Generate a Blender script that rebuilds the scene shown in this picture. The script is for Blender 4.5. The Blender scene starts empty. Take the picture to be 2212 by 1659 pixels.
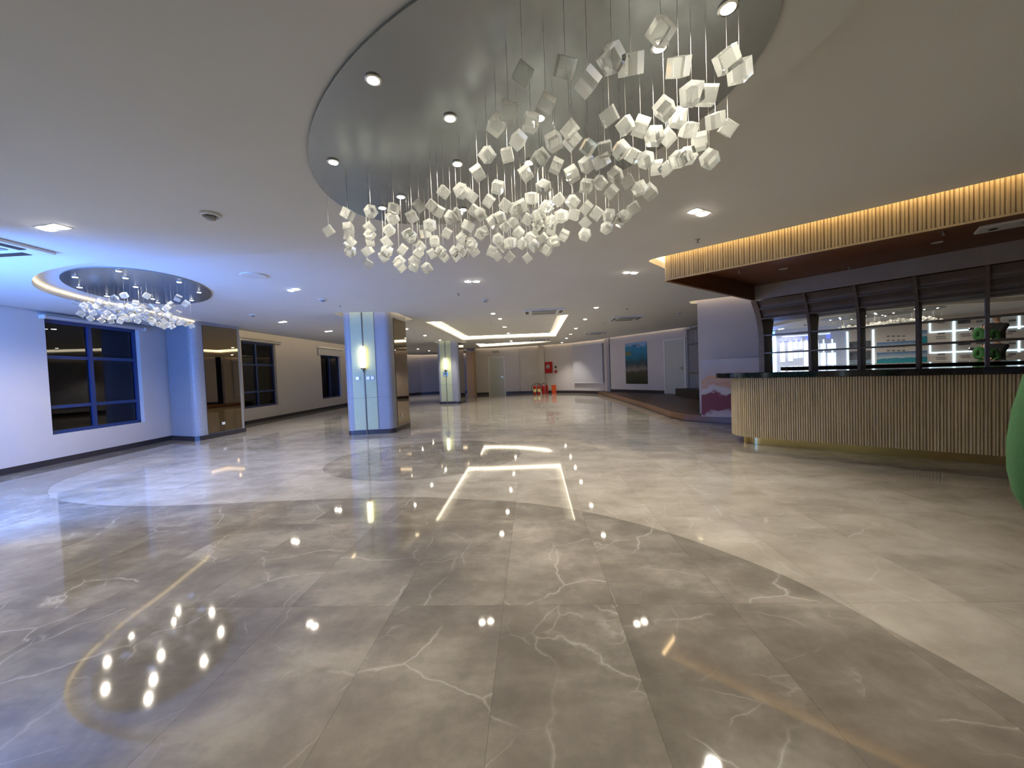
import bpy, bmesh, math, random
from math import sin, cos, tan, radians, pi
from mathutils import Vector, Matrix
from mathutils.geometry import tessellate_polygon
random.seed(7)
SC = bpy.context.scene
COL = SC.collection

# ------------------------------------------------------------------ camera
F, CX, CY = 830.0, 1106.0, 829.5
H0 = 1.27
def _basis():
    p1 = Vector(((1148-CX)/F, (802-CY)/F, 1.0)); p2 = p1+Vector((1, -0.039, 0))
    up = p1.cross(p2).normalized()
    if up.y > 0: up = -up
    fw = p1.normalized(); rt = fw.cross(up)
    if rt.x < 0: rt = -rt
    return rt, fw, up
RT, FW, UP = _basis()
cam_right = Vector((RT[0], FW[0], UP[0])); cam_down = Vector((RT[1], FW[1], UP[1])); cam_fwd = Vector((RT[2], FW[2], UP[2]))
cd = bpy.data.cameras.new('camera'); cam = bpy.data.objects.new('camera', cd); COL.objects.link(cam)
cd.sensor_width = 36.0; cd.sensor_fit = 'HORIZONTAL'; cd.lens = F/2212*36.0; cd.clip_start = 0.02; cd.clip_end = 200
m = Matrix((cam_right, -cam_down, -cam_fwd)).transposed().to_4x4(); m.translation = Vector((0, 0, H0))
cam.matrix_world = m
SC.camera = cam
# ------------------------------------------------------------------ world, exposure
w = bpy.data.worlds.new('night'); SC.world = w; w.use_nodes = True
w.node_tree.nodes['Background'].inputs[0].default_value = (0.010, 0.014, 0.03, 1)
w.node_tree.nodes['Background'].inputs[1].default_value = 0.15
SC.view_settings.view_transform = 'Standard'; SC.view_settings.look = 'None'
SC.view_settings.gamma = 1.0; SC.view_settings.use_curve_mapping = False
SC.view_settings.exposure = 1.12
cy = SC.cycles
cy.max_bounces = 8; cy.diffuse_bounces = 3; cy.glossy_bounces = 4; cy.transmission_bounces = 7; cy.transparent_max_bounces = 6
cy.caustics_reflective = False; cy.caustics_refractive = False
cy.sample_clamp_indirect = 4.0; cy.use_denoising = True; cy.use_adaptive_sampling = True; cy.adaptive_threshold = 0.03
# light powers (watts)
P_DOWN, P_CHAND = 78.0, 13.0
WARM = (1.0, 0.91, 0.76); NEUT = (1.0, 0.93, 0.83)
E_COVE = 3.2; E_TRAY = 3.2; E_SCREEN = 15.0

# ------------------------------------------------------------------ helpers
def unp(x, y, z=None, Y=None, pl=None):
    d = Vector(((x-CX)/F, (y-CY)/F, 1.0)); r = Vector((d.dot(RT), d.dot(FW), d.dot(UP)))
    if z is not None: t = (z-H0)/r.z
    elif Y is not None: t = Y/r.y
    else:
        n, D = pl; t = D/(r.x*n[0]+r.y*n[1])
    return Vector((r.x*t, r.y*t, H0+r.z*t))
class MB:
    def __init__(s): s.bm = bmesh.new()
    def poly(s, pts):
        vs = [s.bm.verts.new(p) for p in pts]
        return s.bm.faces.new(vs)
    def box(s, x0, x1, y0, y1, z0, z1):
        return s.prism([(x0, y0), (x1, y0), (x1, y1), (x0, y1)], z0, z1)
    def prism(s, pts, z0, z1, bot=True, top=True):
        b = [s.bm.verts.new((p[0], p[1], z0)) for p in pts]; t = [s.bm.verts.new((p[0], p[1], z1)) for p in pts]
        n = len(pts)
        for i in range(n): s.bm.faces.new((b[i], b[(i+1) % n], t[(i+1) % n], t[i]))
        if bot: s.bm.faces.new(b[::-1])
        if top: s.bm.faces.new(t)
        return s
    def strip(s, pts, z0, z1, closed=False):
        n = len(pts)
        b = [s.bm.verts.new((p[0], p[1], z0)) for p in pts]; t = [s.bm.verts.new((p[0], p[1], z1)) for p in pts]
        for i in range(n if closed else n-1): s.bm.faces.new((b[i], b[(i+1) % n], t[(i+1) % n], t[i]))
        return s
    def cyl(s, c, r, h, axis='z', seg=24, r2=None, cap=True):
        r2 = r if r2 is None else r2
        ex = {'z': (Vector((1,0,0)), Vector((0,1,0)), Vector((0,0,1))), 'y': (Vector((1,0,0)), Vector((0,0,1)), Vector((0,1,0))), 'x': (Vector((0,1,0)), Vector((0,0,1)), Vector((1,0,0)))}[axis]
        c = Vector(c); A = []; B = []
        for i in range(seg):
            a = 2*pi*i/seg; d = ex[0]*cos(a)+ex[1]*sin(a)
            A.append(s.bm.verts.new(c+d*r)); B.append(s.bm.verts.new(c+d*r2+ex[2]*h))
        for i in range(seg): s.bm.faces.new((A[i], A[(i+1) % seg], B[(i+1) % seg], B[i]))
        if cap: s.bm.faces.new(A[::-1]); s.bm.faces.new(B)
        return s
    def tube(s, pts, r, seg=6):
        rings = []
        pts = [Vector(p) for p in pts]
        for i, p in enumerate(pts):
            d = (pts[min(i+1, len(pts)-1)]-pts[max(i-1, 0)]).normalized()
            a = d.orthogonal().normalized(); b = d.cross(a)
            rings.append([s.bm.verts.new(p+(a*cos(2*pi*k/seg)+b*sin(2*pi*k/seg))*r) for k in range(seg)])
        for A, B in zip(rings, rings[1:]):
            for k in range(seg): s.bm.faces.new((A[k], A[(k+1) % seg], B[(k+1) % seg], B[k]))
        s.bm.faces.new(rings[0][::-1]); s.bm.faces.new(rings[-1])
        return s
    def lathe(s, prof, c, seg=24, axis='z'):
        c = Vector(c); rings = []
        for r, h in prof:
            rr = max(r, 1e-4)
            rings.append([s.bm.verts.new(c+(Vector((rr*cos(2*pi*k/seg), rr*sin(2*pi*k/seg), h)))) for k in range(seg)])
        for A, B in zip(rings, rings[1:]):
            for k in range(seg): s.bm.faces.new((A[k], A[(k+1) % seg], B[(k+1) % seg], B[k]))
        s.bm.faces.new(rings[0][::-1]); s.bm.faces.new(rings[-1])
        return s
    def tess(s, outer, holes, z):
        polys = [[Vector((p[0], p[1], 0)) for p in q] for q in [outer]+list(holes)]
        flat = [v for q in polys for v in q]
        vs = [s.bm.verts.new((v.x, v.y, z)) for v in flat]
        for t in tessellate_polygon(polys):
            try: s.bm.faces.new([vs[i] for i in t])
            except ValueError: pass
        return s
    def build(s, name, mat, parent=None, smooth=False, bevel=0, normals=True):
        if normals: bmesh.ops.recalc_face_normals(s.bm, faces=s.bm.faces)
        me = bpy.data.meshes.new(name); s.bm.to_mesh(me); s.bm.free()
        if mat: me.materials.append(mat)
        o = bpy.data.objects.new(name, me); COL.objects.link(o)
        if parent:
            o.parent = parent
            o.matrix_parent_inverse = Matrix.Identity(4)
            if any(abs(c) > 1e-9 for c in parent.location) or any(abs(c) > 1e-9 for c in parent.rotation_euler):
                o.matrix_parent_inverse = wm(parent).inverted()
        if smooth:
            for p in me.polygons: p.use_smooth = True
        if bevel:
            b = o.modifiers.new('bevel', 'BEVEL'); b.width = bevel; b.segments = 2; b.limit_method = 'ANGLE'
        return o
def wm(o):
    l = Matrix.Translation(o.location) @ o.rotation_euler.to_matrix().to_4x4()
    if o.parent: return wm(o.parent) @ o.matrix_parent_inverse @ l
    return l
def tag(o, label=None, cat=None, group=None, kind=None):
    if label: o['label'] = label
    if cat: o['category'] = cat
    if group: o['group'] = group
    if kind: o['kind'] = kind
    return o
def empty(name, loc=(0, 0, 0), rz=0.0, label=None, cat=None, group=None, kind=None):
    o = bpy.data.objects.new(name, None); o.location = loc; o.rotation_euler = (0, 0, rz); COL.objects.link(o)
    o.empty_display_size = 0.1
    return tag(o, label, cat, group, kind)
def local(name, mb, mat, parent, **k):           # geometry already in the parent's own frame
    o = mb.build(name, mat, None, **k); o.parent = parent; return o
def copy_tree(o, parent=None):
    c = o.copy(); COL.objects.link(c); c.parent = parent
    for ch in list(o.children): copy_tree(ch, c)
    return c
def spot(name, loc, power, size=70, color=WARM, blend=0.6, parent=None, radius=0.03):
    l = bpy.data.lights.new(name, 'SPOT'); l.energy = power; l.spot_size = radians(size); l.spot_blend = blend; l.color = color; l.shadow_soft_size = radius
    o = bpy.data.objects.new(name, l); o.location = loc; COL.objects.link(o)
    if parent: o.parent = parent
    return o
def rounded(pts, rads, seg=6):
    out = []; n = len(pts)
    for i in range(n):
        p = Vector(pts[i][:2]); r = rads[i]
        if r <= 0: out.append((p.x, p.y)); continue
        a = (Vector(pts[i-1][:2])-p).normalized(); b = (Vector(pts[(i+1) % n][:2])-p).normalized()
        ang = a.angle(b); d = r/tan(ang/2); c = p+(a+b).normalized()*(r/sin(ang/2))
        s, e = p+a*d, p+b*d
        a0 = math.atan2(s.y-c.y, s.x-c.x); a1 = math.atan2(e.y-c.y, e.x-c.x)
        da = (a1-a0+pi) % (2*pi)-pi
        for k in range(seg+1):
            t = a0+da*k/seg; out.append((c.x+r*cos(t), c.y+r*sin(t)))
    return out
def catmull(P, n=8):
    out = []
    for i in range(len(P)-1):
        p0 = P[max(i-1, 0)]; p1 = P[i]; p2 = P[i+1]; p3 = P[min(i+2, len(P)-1)]
        for k in range(n):
            t = k/n
            out.append(tuple(0.5*((2*p1[j])+(-p0[j]+p2[j])*t+(2*p0[j]-5*p1[j]+4*p2[j]-p3[j])*t*t+(-p0[j]+3*p1[j]-3*p2[j]+p3[j])*t**3) for j in (0, 1)))
    out.append(tuple(P[-1])); return out
def ellipse(cx, cy_, a, b, ang, n=72):
    ca, sa = cos(radians(ang)), sin(radians(ang))
    return [(cx+a*cos(t)*ca-b*sin(t)*sa, cy_+a*cos(t)*sa+b*sin(t)*ca) for t in (2*pi*k/n for k in range(n))]

# ------------------------------------------------------------------ materials
def nmat(name):
    mt = bpy.data.materials.new(name); mt.use_nodes = True; nt = mt.node_tree
    return mt, nt, nt.nodes['Principled BSDF'], nt.nodes['Material Output']
def N(nt, typ, ins=None, **props):
    n = nt.nodes.new(typ)
    for k, v in props.items(): setattr(n, k, v)
    for k, v in (ins or {}).items():
        if hasattr(v, 'links') or isinstance(v, bpy.types.NodeSocket): nt.links.new(v, n.inputs[k])
        else: n.inputs[k].default_value = v
    return n
def ramp(nt, fac, stops, interp='LINEAR'):
    n = nt.nodes.new('ShaderNodeValToRGB'); nt.links.new(fac, n.inputs[0]); r = n.color_ramp; r.interpolation = interp
    while len(r.elements) > 1: r.elements.remove(r.elements[-1])
    r.elements[0].position = stops[0][0]; r.elements[0].color = (*stops[0][1], 1)
    for p, c in stops[1:]:
        e = r.elements.new(p); e.color = (*c, 1)
    return n.outputs[0]
def mp(nt, op, a, b=None, c=None):
    n = nt.nodes.new('ShaderNodeMath'); n.operation = op
    for i, v in enumerate((a, b, c)):
        if v is None: continue
        if isinstance(v, bpy.types.NodeSocket): nt.links.new(v, n.inputs[i])
        else: n.inputs[i].default_value = v
    return n.outputs[0]
def plain(name, col, rough=0.5, metal=0.0, var=0.06, scale=6.0, bump=0.0, emit=0.0, ecol=None, spec=None):
    mt, nt, b, o = nmat(name)
    tc = N(nt, 'ShaderNodeTexCoord')
    ns = N(nt, 'ShaderNodeTexNoise', {'Vector': tc.outputs['Object'], 'Scale': scale, 'Detail': 3.0})
    c0 = tuple(max(0, c*(1-var)) for c in col); c1 = tuple(min(1, c*(1+var)) for c in col)
    nt.links.new(ramp(nt, ns.outputs['Fac'], [(0.3, c0), (0.7, c1)]), b.inputs['Base Color'])
    b.inputs['Roughness'].default_value = rough; b.inputs['Metallic'].default_value = metal
    if spec is not None: b.inputs['Specular IOR Level'].default_value = spec
    if bump:
        bp = N(nt, 'ShaderNodeBump', {'Height': ns.outputs['Fac'], 'Strength': bump, 'Distance': 0.01}); nt.links.new(bp.outputs[0], b.inputs['Normal'])
    if emit:
        b.inputs['Emission Color'].default_value = (*(ecol or col), 1); b.inputs['Emission Strength'].default_value = emit
    return mt
def emis(name, col, s, sample=True):
    mt, nt, b, o = nmat(name)
    b.inputs['Base Color'].default_value = (0.8, 0.8, 0.8, 1); b.inputs['Emission Color'].default_value = (*col, 1); b.inputs['Emission Strength'].default_value = s
    if not sample: mt.cycles.emission_sampling = 'NONE'
    return mt
def marble(name, lo, mid, hi, vein):
    mt, nt, b, o = nmat(name)
    tc = N(nt, 'ShaderNodeTexCoord'); sx = N(nt, 'ShaderNodeSeparateXYZ', {0: tc.outputs['Object']})
    tx = mp(nt, 'DIVIDE', mp(nt, 'ADD', sx.outputs[0], 0.2+60), 0.6); ty = mp(nt, 'DIVIDE', mp(nt, 'ADD', sx.outputs[1], -2.05+120), 1.2)
    cx_ = mp(nt, 'FLOOR', tx); cy_ = mp(nt, 'FLOOR', ty)
    cell = N(nt, 'ShaderNodeCombineXYZ', {0: cx_, 1: cy_})
    wn = N(nt, 'ShaderNodeTexWhiteNoise', {'Vector': cell.outputs[0]}, noise_dimensions='3D')
    off = N(nt, 'ShaderNodeVectorMath', {0: wn.outputs['Color'], 1: (17.0, 23.0, 9.0)}, operation='MULTIPLY')
    pos = N(nt, 'ShaderNodeVectorMath', {0: tc.outputs['Object'], 1: off.outputs[0]}, operation='ADD')
    n1 = N(nt, 'ShaderNodeTexNoise', {'Vector': pos.outputs[0], 'Scale': 1.7, 'Detail': 8.0, 'Roughness': 0.55, 'Distortion': 0.35})
    n2 = N(nt, 'ShaderNodeTexNoise', {'Vector': pos.outputs[0], 'Scale': 7.0, 'Detail': 9.0, 'Roughness': 0.68, 'Distortion': 0.2})
    st = N(nt, 'ShaderNodeMapping', {'Vector': tc.outputs['Object'], 'Rotation': (0, 0, 0.7), 'Scale': (0.75, 1.7, 1.0)})
    n3 = N(nt, 'ShaderNodeTexNoise', {'Vector': st.outputs[0], 'Scale': 1.9, 'Detail': 7.0, 'Roughness': 0.6, 'Distortion': 0.3})
    mixn = mp(nt, 'ADD', mp(nt, 'MULTIPLY', n1.outputs['Fac'], 0.36), mp(nt, 'MULTIPLY', n3.outputs['Fac'], 0.42))
    base = ramp(nt, mp(nt, 'ADD', mixn, mp(nt, 'MULTIPLY', n2.outputs['Fac'], 0.22)), [(0.41, lo), (0.50, mid), (0.54, tuple(0.6*a+0.4*b_ for a, b_ in zip(mid, hi))), (0.60, hi)])
    tint = mp(nt, 'ADD', mp(nt, 'MULTIPLY', wn.outputs['Value'], 0.08), 0.96)
    tb = N(nt, 'ShaderNodeVectorMath', {0: base, 'Scale': tint}, operation='SCALE')
    # veins: thin cracks of a warped voronoi, broken up by noise
    dist = N(nt, 'ShaderNodeTexNoise', {'Vector': pos.outputs[0], 'Scale': 2.2, 'Detail': 5.0})
    wv = N(nt, 'ShaderNodeVectorMath', {0: dist.outputs['Color'], 'Scale': 0.30}, operation='SCALE')
    vp = N(nt, 'ShaderNodeVectorMath', {0: pos.outputs[0], 1: wv.outputs[0]}, operation='ADD')
    vo = N(nt, 'ShaderNodeTexVoronoi', {'Vector': vp.outputs[0], 'Scale': 1.15}, feature='DISTANCE_TO_EDGE', voronoi_dimensions='3D')
    v1 = ramp(nt, vo.outputs['Distance'], [(0.0, (1, 1, 1)), (0.0035, (0.35, 0.35, 0.35)), (0.012, (0, 0, 0))])
    mk = N(nt, 'ShaderNodeTexNoise', {'Vector': pos.outputs[0], 'Scale': 1.7, 'Detail': 3.0})
    mk = ramp(nt, mk.outputs['Fac'], [(0.46, (0, 0, 0)), (0.6, (1, 1, 1))])
    vo2 = N(nt, 'ShaderNodeTexVoronoi', {'Vector': vp.outputs[0], 'Scale': 2.6}, feature='DISTANCE_TO_EDGE', voronoi_dimensions='3D')
    v2 = ramp(nt, vo2.outputs['Distance'], [(0.0, (0.6, 0.6, 0.6)), (0.006, (0.2, 0.2, 0.2)), (0.018, (0, 0, 0))])
    mk2 = N(nt, 'ShaderNodeTexNoise', {'Vector': pos.outputs[0], 'Scale': 2.9, 'Detail': 2.0}); mk2 = ramp(nt, mk2.outputs['Fac'], [(0.52, (0, 0, 0)), (0.62, (1, 1, 1))])
    vm = mp(nt, 'MAXIMUM', mp(nt, 'MULTIPLY', v1, mk), mp(nt, 'MULTIPLY', v2, mk2))
    c1 = N(nt, 'ShaderNodeMix', {0: mp(nt, 'MULTIPLY', vm, 0.5), 6: tb.outputs[0], 7: (*vein, 1)}, data_type='RGBA')
    # joints
    def edge(t, wdt):
        fr = mp(nt, 'FRACT', t); d = mp(nt, 'MINIMUM', fr, mp(nt, 'SUBTRACT', 1.0, fr)); return mp(nt, 'LESS_THAN', d, wdt)
    j = mp(nt, 'MAXIMUM', edge(tx, 0.0016), edge(ty, 0.0007))
    c2 = N(nt, 'ShaderNodeMix', {0: mp(nt, 'MULTIPLY', j, 0.6), 6: c1.outputs[2], 7: (lo[0]*0.35, lo[1]*0.35, lo[2]*0.35, 1)}, data_type='RGBA')
    nt.links.new(c2.outputs[2], b.inputs['Base Color'])
    b.inputs['Roughness'].default_value = 0.045; b.inputs['IOR'].default_value = 1.5
    return mt
def wood(name, c0, c1, rough=0.5, scale=(30, 30, 2)):
    mt, nt, b, o = nmat(name)
    tc = N(nt, 'ShaderNodeTexCoord'); mpn = N(nt, 'ShaderNodeMapping', {'Vector': tc.outputs['Object'], 'Scale': scale})
    n1 = N(nt, 'ShaderNodeTexNoise', {'Vector': mpn.outputs[0], 'Scale': 1.0, 'Detail': 6.0, 'Distortion': 0.4})
    nt.links.new(ramp(nt, n1.outputs['Fac'], [(0.3, c0), (0.7, c1)]), b.inputs['Base Color'])
    b.inputs['Roughness'].default_value = rough
    return mt
M = {}
M['dark_marble'] = marble('dark_marble', (0.160, 0.142, 0.118), (0.212, 0.190, 0.159), (0.315, 0.288, 0.243), (0.62, 0.60, 0.55))
M['light_marble'] = marble('light_marble', (0.285, 0.257, 0.214), (0.355, 0.324, 0.274), (0.43, 0.40, 0.345), (0.58, 0.56, 0.51))
M['paint'] = plain('wall_paint', (0.60, 0.56, 0.54), 0.7, scale=2, var=0.02)
M['ceiling'] = plain('ceiling_paint', (0.70, 0.705, 0.69), 0.75, scale=2, var=0.015)
M['base'] = plain('dark_skirting', (0.035, 0.03, 0.035), 0.35)
M['stone'] = plain('grey_blue_stone', (0.30, 0.31, 0.34), 0.45, scale=30, var=0.08)
M['cream'] = plain('cream_panel', (0.47, 0.52, 0.32), 0.45, scale=40, var=0.06)
M['bronze_mirror'] = plain('bronze_mirror', (0.27, 0.215, 0.145), 0.015, 1.0, var=0.0)
M['disc'] = plain('polished_grey_metal', (0.33, 0.36, 0.37), 0.26, 0.75, var=0.02)
M['mirror'] = plain('mirror_silver', (0.86, 0.86, 0.86), 0.006, 1.0, var=0.0)
M['brass'] = plain('brass', (0.62, 0.47, 0.20), 0.22, 1.0, var=0.05)
M['brown_metal'] = plain('brown_metal', (0.16, 0.13, 0.10), 0.4, 0.6)
M['slat_wood'] = wood('slat_wood', (0.52, 0.42, 0.24), (0.68, 0.56, 0.35), 0.5)
M['red_wood'] = wood('red_brown_wood', (0.15, 0.055, 0.018), (0.20, 0.078, 0.028), 0.45, (3, 3, 20))
M['grey_wood'] = wood('grey_brown_wood', (0.17, 0.13, 0.105), (0.23, 0.18, 0.145), 0.5, (4, 4, 14))
M['stage_wood'] = wood('stage_wood', (0.055, 0.027, 0.015), (0.085, 0.043, 0.026), 0.42, (3, 18, 18))
M['stage_edge'] = wood('stage_edge_wood', (0.15, 0.07, 0.03), (0.20, 0.10, 0.05), 0.35, (3, 3, 20))
M['tan_wood'] = wood('tan_wood', (0.42, 0.28, 0.16), (0.52, 0.36, 0.21), 0.5, (20, 20, 1))
M['black_stone'] = plain('black_stone', (0.012, 0.013, 0.016), 0.06, var=0.3, scale=40)
M['white'] = plain('white_plastic', (0.74, 0.74, 0.72), 0.4, var=0.02)
M['door_paint'] = plain('door_paint', (0.50, 0.52, 0.48), 0.45, var=0.02)
M['grey_plastic'] = plain('grey_plastic', (0.32, 0.33, 0.32), 0.5)
M['black'] = plain('black_plastic', (0.015, 0.015, 0.016), 0.4)
M['navy_frame'] = plain('navy_window_frame', (0.02, 0.045, 0.16), 0.35, var=0.05)
M['red'] = plain('red_enamel', (0.42, 0.012, 0.012), 0.3)
M['orange_red'] = plain('orange_red_enamel', (0.62, 0.07, 0.01), 0.4)
M['yellow_label'] = plain('pale_yellow_label', (0.8, 0.72, 0.3), 0.5)
M['chrome'] = plain('chrome', (0.75, 0.75, 0.75), 0.15, 1.0, var=0.0)
M['blind'] = plain('blind_fabric', (0.52, 0.52, 0.55), 0.8, scale=60, var=0.03)
M['lamp'] = emis('lamp_glow', (1.0, 0.90, 0.72), 60.0, sample=False)
M['downlamp'] = emis('downlight_glow', (1.0, 0.90, 0.74), 35.0, sample=False)
M['cove'] = emis('cove_led', (1.0, 0.80, 0.52), E_COVE)
M['soffit_cove'] = emis('soffit_cove_led', (1.0, 0.68, 0.34), 5.5)
M['tray'] = emis('tray_led', (1.0, 0.86, 0.62), E_TRAY)
M['sconce'] = emis('sconce_glow', (1.0, 0.90, 0.55), 2.6)
M['led_line'] = emis('white_led_line', (0.60, 0.88, 1.0), 0.9)
M['blue_screen'] = emis('blue_screen', (0.10, 0.30, 1.0), E_SCREEN)
M['added_blue_strip'] = emis('added_blue_uplight', (0.06, 0.24, 1.0), 240.0)  # emitter for the added uplight over the video wall
M['step_cove'] = emis('step_cove_led', (1.0, 0.76, 0.42), 1.5)
M['board'] = plain('exhibit_board', (0.74, 0.70, 0.68), 0.5, var=0.01)
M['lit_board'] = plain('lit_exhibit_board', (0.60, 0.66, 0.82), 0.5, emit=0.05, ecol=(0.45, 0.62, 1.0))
M['bottle_glow'] = emis('bottle_glow', (0.68, 0.82, 1.0), 0.6)
M['cap_glow'] = emis('blue_cap_glow', (0.01, 0.06, 1.0), 0.9)
M['grey_print'] = plain('grey_print', (0.25, 0.26, 0.27), 0.6)
def glass():
    mt, nt, b, o = nmat('crystal_glass')
    b.inputs['Base Color'].default_value = (0.98, 1.0, 0.97, 1); b.inputs['Roughness'].default_value = 0.03
    b.inputs['IOR'].default_value = 1.47; b.inputs['Transmission Weight'].default_value = 1.0
    tc = N(nt, 'ShaderNodeTexCoord'); ns = N(nt, 'ShaderNodeTexNoise', {'Vector': tc.outputs['Object'], 'Scale': 60.0, 'Detail': 4.0})
    tr = N(nt, 'ShaderNodeBsdfTranslucent', {'Color': (0.95, 0.97, 0.92, 1)}); df = N(nt, 'ShaderNodeBsdfDiffuse', {'Color': (0.92, 0.94, 0.9, 1)})
    mx = N(nt, 'ShaderNodeMixShader', {0: 0.5, 1: tr.outputs[0], 2: df.outputs[0]})
    f = mp(nt, 'ADD', mp(nt, 'MULTIPLY', ns.outputs['Fac'], 0.18), 0.09)
    m2 = N(nt, 'ShaderNodeMixShader', {0: f, 1: b.outputs[0], 2: mx.outputs[0]})
    nt.links.new(m2.outputs[0], o.inputs[0]); return mt
M['crystal'] = glass()
def pane():
    mt, nt, b, o = nmat('window_glass')
    fr = N(nt, 'ShaderNodeFresnel', {'IOR': 1.5}); tr = N(nt, 'ShaderNodeBsdfTransparent', {'Color': (0.75, 0.8, 0.85, 1)}); gl = N(nt, 'ShaderNodeBsdfGlossy', {'Color': (1, 1, 1, 1), 'Roughness': 0.01})
    ns = N(nt, 'ShaderNodeTexNoise', {'Scale': 2.0}); f = mp(nt, 'ADD', fr.outputs[0], mp(nt, 'MULTIPLY', ns.outputs['Fac'], 0.01))
    mx = N(nt, 'ShaderNodeMixShader', {0: f, 1: tr.outputs[0], 2: gl.outputs[0]}); nt.links.new(mx.outputs[0], o.inputs[0]); return mt
M['pane'] = pane()
M['night'] = plain('night_hedge', (0.006, 0.010, 0.005), 0.9, var=0.6, scale=3)

# ------------------------------------------------------------------ plan lines
HU, HL, HT = 2.70, 2.60, 2.88
C = catmull([(-7.55, 8.35), (-7.35, 7.6), (-7.15, 6.8), (-6.95, 5.8), (-6.57, 4.95), (-6.01, 4.4), (-5.24, 4.02), (-4.11, 3.83), (-2.55, 3.91), (-1.4, 3.94),
             (-0.74, 3.83), (-0.22, 3.72), (0.34, 3.47), (0.82, 3.12), (1.17, 2.74), (1.46, 2.3), (1.61, 1.88), (1.73, 1.44), (1.80, 0.9), (1.85, -1.0), (1.85, -5.0)], 8)
CC = catmull([(-7.55, 8.35), (-7.35, 7.6), (-7.15, 6.8), (-6.95, 5.8), (-6.57, 4.95), (-6.01, 4.4), (-5.24, 4.02), (-4.11, 3.83), (-2.55, 3.91), (-1.4, 3.94), (-0.74, 3.83), (-0.22, 3.66), (0.34, 3.32), (0.75, 2.90), (1.02, 2.45), (1.20, 2.0), (1.28, 1.6), (1.28, 1.1), (1.3, 0.0), (1.4, -2.0), (1.85, -5.0)], 8)
A0, A1 = Vector((-6.95, -5.0)), Vector((-8.46, 8.63))       # left wall, near run
B0, B1 = Vector((-8.62, 9.75)), Vector((-8.88, 20.0))       # left wall, far run
XW1, XE1, YN, YF = -10.0, 9.5, -5.0, 28.0
# ------------------------------------------------------------------ floor
floor = tag(MB().box(XW1, XE1, YN, YF, -0.12, 0.0).build('floor', M['light_marble']), kind='structure')
near = [(p[0], p[1]) for p in C]+[(A0.x-0.1, -5.0), (A0.x-0.15, -5.0), (A1.x-0.15, 8.63), (-7.6, 8.45)]
MB().tess(near, [], 0.0012).build('dark_marble_inlay', M['dark_marble'], floor)
el = catmull([(-3.12, 5.6), (-3.1, 6.15), (-2.67, 6.85), (-1.71, 7.2), (-1.0, 7.12), (-0.42, 6.6), (-0.21, 5.95), (-0.36, 5.39), (-0.8, 4.88), (-1.45, 4.6), (-2.04, 4.6), (-2.65, 4.87), (-3.0, 5.25), (-3.12, 5.6)], 6)[:-1]
MB().tess(el, [], 0.0012).build('dark_marble_inlay', M['dark_marble'], floor)

# ------------------------------------------------------------------ walls
def wall(name, pts, z0=0.0, z1=3.0, th=0.12, mat=None, kind='structure', holes=None):
    """one straight wall from p to q, solid, thickness th behind (to the right of p->q); holes: [(s0,s1,z0,z1)]"""
    p, q = Vector(pts[0]), Vector(pts[1]); d = (q-p); L = d.length; d.normalize(); n = Vector((d.y, -d.x))
    mb = MB(); hs = sorted(holes or [])
    def bx(s0, s1, a, b):
        if s1-s0 < 1e-4 or b-a < 1e-4: return
        c = [p+d*s0, p+d*s1, p+d*s1+n*th, p+d*s0+n*th]; mb.prism([(v.x, v.y) for v in c], a, b)
    s = 0.0
    for h in hs:
        bx(s, h[0], z0, z1); bx(h[0], h[1], z0, h[2]); bx(h[0], h[1], h[3], z1); s = h[1]
    bx(s, L, z0, z1)
    return tag(mb.build(name, mat or M['paint']), kind=kind)
def skirting(name, pts, h=0.10, th=0.015, z=0.0, mat=None):
    mb = MB()
    for a, b in zip(pts, pts[1:]):
        a, b = Vector(a), Vector(b); d = (b-a).normalized(); n = Vector((-d.y, d.x))
        c = [a-d*0.0, b, b+n*th, a+n*th]; mb.prism([(v.x, v.y) for v in c], z, z+h)
    return tag(mb.build(name, mat or M['base']), kind='structure')
def LA(s, off=0.0):                     # point on left near wall at distance s from (-8.1,5.38)
    d = (A1-A0).normalized(); base = A0+d*((5.38+5.0)/d.y); n = Vector((d.y, -d.x)); q = base+d*s-n*(-off); return q
# wall_left: behind side is -X.  walls run so that the room is on the left of p->q => p = far, q = near for left walls
dA = (A1-A0).normalized(); sA0 = (A1-A0).length
def a_hole(s0, s1, z0, z1):             # s measured from (-8.1,5.38) towards the far end; hole in p->q = A1->A0 coordinates
    o = (5.38+5.0)/dA.y
    return (sA0-(o+s1), sA0-(o+s0), z0, z1)
wall('wall_left', (A1, A0), th=0.22, holes=[a_hole(0.74, 2.50, 0.50, 2.49)])
dB = (B1-B0).normalized(); sB0 = (B1-B0).length
def b_hole(y0, y1, z0, z1): return (sB0-(y1-B0.y)/dB.y, sB0-(y0-B0.y)/dB.y, z0, z1)
wall('wall_left_far', (B1, B0), th=0.22, holes=[b_hole(11.12, 12.72, 0.47, 2.53), b_hole(15.66, 17.38, 0.45, 2.30)])
skirting('baseboard_left', [tuple(A1), tuple(A0)])
skirting('baseboard_left_far', [tuple(B1), (B0.x, 9.75)])
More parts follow.
